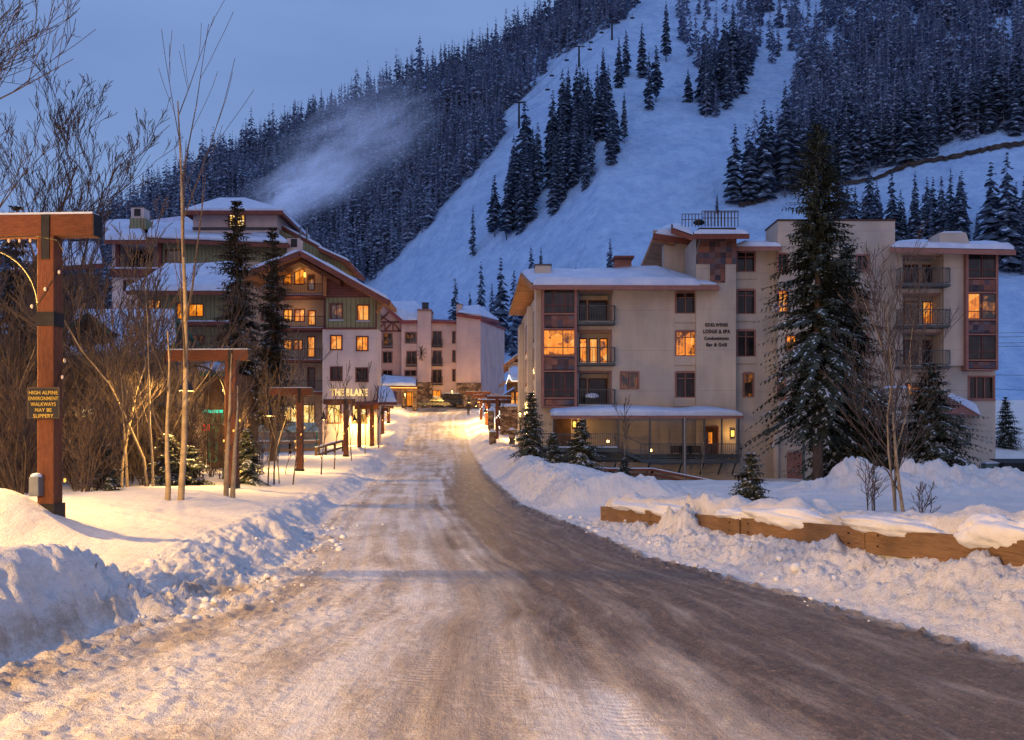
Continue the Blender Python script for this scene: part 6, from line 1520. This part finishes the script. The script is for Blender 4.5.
for k in range(480):
    u = rr.random()
    if u < .25: y = rr.uniform(8, 26); x = float(XR(np.array([y]))[0]) + rr.gauss(.3, .35)
    elif u < .72: y = rr.uniform(11, 24); x = float(XL(np.array([y]))[0]) + rr.gauss(.1, .45)
    elif u < .87: y = rr.gauss(12.6, 1.2); x = -4.7 + rr.gauss(0, .8)
    else: continue
    if y < 5: continue
    s = .012 + .045 * rr.random() ** 4 + (.07 if rr.random() < .015 else 0)
    items.append(((x, y, gz(x, y) + s * .3), s * rr.uniform(.8, 1.5), s, s * rr.uniform(.6, 1), rr.random() * 3))
for (px, py, s) in ((185, 607, .07), (168, 588, .08), (150, 577, .06), (205, 596, .05)):
    dd = 2.2 * 900 / (py - 440) * .93; x = X(px, dd); items.append(((x, dd, gz(x, dd) + s * .2), s * 1.4, s, s * .8, .4))
o = lump_mesh('snow_clods', items, 5, 7, 5); tag(o, 'loose clods of plowed snow scattered along both road edges', 'snow', kind='stuff')

# ------------------------------------------------------------------ parked cars and pedestrian
def car(name, label, loc, rz, L, Wd, Hh, suv):
    t = thing(name, label, 'car', loc, None); hw = Wd / 2
    bh = .92 if suv else .78
    prof = [(-L / 2, .35), (-L / 2 + .05, bh * .85), (-L / 2 + .3, bh), (L / 2 - 1.1, bh), (L / 2 - .1, bh * .8), (L / 2, .4), (L / 2 - .1, .25), (-L / 2 + .1, .25)]
    o = MB().prism([(q[0], -hw, q[1]) for q in prof], (0, Wd, 0)).build('body', M['car_dark'], t, world=False); bevel(o, .08, 3)
    x0, x1, x2, x3 = (-L / 2 + .1, -L / 2 + .4, L / 2 - 1.9, L / 2 - 1.15) if suv else (-L / 2 + .7, -L / 2 + 1.3, L / 2 - 2.0, L / 2 - 1.2)
    o = MB().prism([(x0, -hw + .1, bh + .002), (x1, -hw + .15, Hh), (x2, -hw + .15, Hh), (x3, -hw + .1, bh + .002)], (0, Wd - .25, 0)).build('cabin', M['car_dark'], t, world=False); bevel(o, .07, 3)
    g = MB()
    for sy in (-hw + .08, hw - .14):
        g.prism([(x0 + .25, sy, bh + .06), (x1 + .12, sy + .02, Hh - .08), (x2 - .05, sy + .02, Hh - .08), (x3 - .3, sy, bh + .06)], (0, .04, 0))
    g.build('side_window', M['glass'], t, world=False)
    g = MB(); g.slab([(x3 + .03, -hw + .25, bh + .08), (x3 + .03, hw - .25, bh + .08), (x2 + .05, hw - .3, Hh - .03), (x2 + .05, -hw + .3, Hh - .03)], -.03); g.build('windscreen', M['glass'], t, world=False)
    for sx in (-L / 2 + .8, L / 2 - .85):
        for sy in (-hw + .02, hw - .24):
            w = MB().tube([(sx, sy, .34), (sx, sy + .22, .34)], .34, 16).build('wheel', M['rubber'], t, world=False)
            MB().tube([(sx, sy - .01, .34), (sx, sy + .23, .34)], .19, 10).build('rim', M['grey_metal'], w, world=False)
    for sy in (-hw + .3, hw - .3):
        MB().box(L / 2 - .06, L / 2 + .012, sy - .18, sy + .18, .55, .72).build('headlight', M['grey_metal'], t, world=False)
    MB().box(x1 + .1, x2 - .1, -hw + .25, hw - .3, Hh + .003, Hh + .10).build('snow', M['roof_snow'], t, world=False)
    t.rotation_euler = (0, 0, rz); return t
car('parked_car', 'dark suv with snow on its roof parked in front of the pink hotel', (X(446, 133), 133, Z(405.5, 133)), math.radians(200), 4.6, 1.9, 1.75, True)
car('parked_car', 'lower dark sedan parked left of the dark suv by the hotel', (X(434, 129), 129, Z(407.5, 129)), math.radians(190), 4.5, 1.8, 1.42, False)
def person(label, loc, h, rz, mat='cloth_dark'):
    t = thing('person', label, 'person', loc); s = h / 1.75
    J = dict(pel=(0, 0, .95), che=(0, .01, 1.28), nck=(0, 0, 1.48), hd=(0, -.02, 1.62), hd2=(0, -.02, 1.72), lsh=(-.19, 0, 1.42), lel=(-.27, .03, 1.14), lha=(-.25, -.06, .90), rsh=(.19, 0, 1.42), rel=(.27, .03, 1.14), rha=(.25, -.06, .90), lhi=(-.10, 0, .9), lkn=(-.12, -.05, .5), lan=(-.12, .02, .1), lto=(-.13, -.16, .05), rhi=(.10, 0, .9), rkn=(.12, .07, .5), ran=(.12, .16, .1), rto=(.13, .0, .05))
    Rr = dict(pel=.16, che=.18, nck=.07, hd=.10, hd2=.09, lsh=.09, lel=.065, lha=.045, rsh=.09, rel=.065, rha=.045, lhi=.11, lkn=.08, lan=.06, lto=.05, rhi=.11, rkn=.08, ran=.06, rto=.05)
    E = [('pel', 'che'), ('che', 'nck'), ('nck', 'hd'), ('hd', 'hd2'), ('che', 'lsh'), ('lsh', 'lel'), ('lel', 'lha'), ('che', 'rsh'), ('rsh', 'rel'), ('rel', 'rha'), ('pel', 'lhi'), ('lhi', 'lkn'), ('lkn', 'lan'), ('lan', 'lto'), ('pel', 'rhi'), ('rhi', 'rkn'), ('rkn', 'ran'), ('ran', 'rto')]
    ks = list(J); me = bpy.data.meshes.new('body'); me.from_pydata([tuple(c * s for c in J[k]) for k in ks], [(ks.index(a), ks.index(b)) for a, b in E], [])
    o = bpy.data.objects.new('body', me); COL.objects.link(o); o.parent = t
    md = o.modifiers.new('skin', 'SKIN')
    for i, k in enumerate(ks): me.skin_vertices[0].data[i].radius = (Rr[k] * s, Rr[k] * s * .8)
    me.skin_vertices[0].data[0].use_root = True
    o.modifiers.new('sub', 'SUBSURF').levels = 1; o.modifiers['sub'].render_levels = 1; me.materials.append(M[mat])
    q = MB(); q.ball((0, -.02 * s, 1.74 * s), .115 * s, 10, 6, (1, 1, .75)); q.build('hat', M['cloth_dark'], t, world=False, smooth=True)
    q = MB(); q.ball((0, -.09 * s, 1.63 * s), .07 * s, 8, 6, (1, .6, 1.1)); q.build('face', M['skin'], t, world=False, smooth=True)
    t.rotation_euler = (0, 0, rz); return t
pd = 122; person('person in dark winter clothes walking on the right side of the road near the lamps', (X(468.5, pd), pd, gz(X(468.5, pd), pd)), 1.75, .5)

# power lines at the far right
for i, (ya, yb) in enumerate(((333, 329), (337, 334), (343, 341), (346.5, 345), (375, 376), (389, 398))):
    pts = [P(px, ya + (yb - ya) * (px - 996) / 200 + .00 * px, 95 + (px - 996) * .1) for px in range(980, 1240, 20)]
    tag(MB().tube(pts, .022, 4).build('power_line', M['iron']), 'thin dark power line crossing the snow slope at the right edge', 'cable', 'power lines at the right edge')

# blown snow from a snow gun drifting in front of the left forest
def mist(name, label, c_, scale, rot, dens, seed):
    mm, nt, out = _nt(name)
    tc = nt.nodes.new('ShaderNodeTexCoord'); ob = tc.outputs['Object']
    wv = nt.nodes.new('ShaderNodeTexNoise'); wv.inputs['Scale'].default_value = 1.7; nt.links.new(ob, wv.inputs['Vector'])
    va = nt.nodes.new('ShaderNodeVectorMath'); va.operation = 'MULTIPLY_ADD'; va.inputs[1].default_value = (.75, .75, .75); nt.links.new(wv.outputs['Color'], va.inputs[0]); nt.links.new(ob, va.inputs[2])
    vb = nt.nodes.new('ShaderNodeVectorMath'); vb.operation = 'SUBTRACT'; vb.inputs[1].default_value = (.375, .375, .375); nt.links.new(va.outputs[0], vb.inputs[0])
    ln = nt.nodes.new('ShaderNodeVectorMath'); ln.operation = 'LENGTH'; nt.links.new(vb.outputs[0], ln.inputs[0])
    fall = ramp(nt, ln.outputs['Value'], [(.0, (1, 1, 1)), (.42, (.35, .35, .35)), (.85, (0, 0, 0))])
    mp = nt.nodes.new('ShaderNodeMapping'); mp.inputs['Scale'].default_value = (1.3, 1, 3.2); mp.inputs['Location'].default_value = (seed, 0, 0); nt.links.new(vb.outputs[0], mp.inputs[0])
    nz = ramp(nt, noise(nt, mp.outputs[0], 1.6, 6, .65), [(.38, (.02, .02, .02)), (.72, (1, 1, 1))])
    den = mathn(nt, 'MULTIPLY', mathn(nt, 'MULTIPLY', fall, nz), dens)
    pv = nt.nodes.new('ShaderNodeVolumePrincipled'); pv.inputs['Color'].default_value = (.85, .9, 1, 1); nt.links.new(den, pv.inputs['Density'])
    pv.inputs['Emission Color'].default_value = (.16, .24, .50, 1); nt.links.new(mathn(nt, 'MULTIPLY', den, .72), pv.inputs['Emission Strength'])  # added glow, standing in for light scattered inside the mist
    nt.links.new(pv.outputs[0], out.inputs['Volume'])
    m_ = MB(); m_.ball((0, 0, 0), 1.0, 24, 16)
    o = m_.build('snow_mist', mm); o.location = c_; o.scale = scale; o.rotation_euler = (0, math.radians(rot), 0)
    return tag(o, label, 'mist', kind='stuff')
mist('snow_gun_mist', 'pale drifting cloud of blown snow just above the inn roofs', P(303, 188, 312), (32, 12, 14), -24, .26, 0)
mist('snow_gun_haze', 'faint haze of blown snow trailing up in front of the left forest', P(352, 140, 320), (46, 14, 22), -30, .14, 5)

# ------------------------------------------------------------------ sky, light, camera
w = bpy.data.worlds.new('World'); SC.world = w; w.use_nodes = True; nt = w.node_tree; nt.nodes.clear()
out = nt.nodes.new('ShaderNodeOutputWorld'); tc = nt.nodes.new('ShaderNodeTexCoord')
sky = nt.nodes.new('ShaderNodeTexSky'); sky.sky_type = 'NISHITA'; sky.sun_disc = False; sky.sun_elevation = math.radians(1.0); sky.sun_rotation = math.radians(200)
b1 = nt.nodes.new('ShaderNodeBackground'); b1.inputs[1].default_value = .02; nt.links.new(sky.outputs[0], b1.inputs[0])
sp = nt.nodes.new('ShaderNodeSeparateXYZ'); nt.links.new(tc.outputs['Generated'], sp.inputs[0])
ahead = ramp(nt, sp.outputs['Z'], [(.0, (.205, .325, .63)), (.45, (.175, .29, .60)), (1, (.27, .39, .70))])
behind = ramp(nt, sp.outputs['Z'], [(.0, (.38, .34, .46)), (.5, (.35, .42, .67)), (1, (.27, .39, .70))])
fb = ramp(nt, mathn(nt, 'ADD', mathn(nt, 'MULTIPLY', sp.outputs['Y'], .5), .5), [(.3, (0, 0, 0)), (.72, (1, 1, 1))])
col = mixcol(nt, fb, behind, ahead)
cm = nt.nodes.new('ShaderNodeMapping'); cm.inputs['Scale'].default_value = (1.0, 1.0, 4.5); nt.links.new(tc.outputs['Generated'], cm.inputs[0])
cl = ramp(nt, noise(nt, cm.outputs[0], 2.2, 5, .5), [(.36, (.90, .91, .93)), (.64, (1.10, 1.08, 1.04))])
col = mixcol(nt, 1.0, col, cl, 'MULTIPLY')
b2 = nt.nodes.new('ShaderNodeBackground'); nt.links.new(col, b2.inputs[0]); b2.inputs[1].default_value = 1.0
ad = nt.nodes.new('ShaderNodeAddShader'); nt.links.new(b1.outputs[0], ad.inputs[0]); nt.links.new(b2.outputs[0], ad.inputs[1]); nt.links.new(ad.outputs[0], out.inputs[0])
sl = bpy.data.lights.new('dusk_glow', 'SUN'); sl.energy = .12; sl.angle = math.radians(25); sl.color = (1, .78, .74)
so = bpy.data.objects.new('dusk_glow', sl); COL.objects.link(so); so.rotation_euler = (math.radians(72), 0, math.radians(-20))

cam = bpy.data.cameras.new('camera'); co = bpy.data.objects.new('camera', cam); COL.objects.link(co)
cam.sensor_width = 36; cam.lens = 36 * F / 1024; cam.shift_y = (HZ - 370) / 1024
co.location = (0, 0, CAMZ); co.rotation_euler = (math.radians(90), 0, 0); cam.clip_start = .1; cam.clip_end = 4000
SC.camera = co
SC.view_settings.view_transform = 'Standard'; SC.view_settings.look = 'None'; SC.view_settings.exposure = 0; SC.view_settings.gamma = 1
SC.render.engine = 'CYCLES'; SC.cycles.use_denoising = True
SC.cycles.max_bounces = 5; SC.cycles.diffuse_bounces = 3; SC.cycles.glossy_bounces = 2; SC.cycles.volume_bounces = 1; SC.cycles.transparent_max_bounces = 4
SC.cycles.sample_clamp_indirect = 4; SC.cycles.volume_step_rate = 4
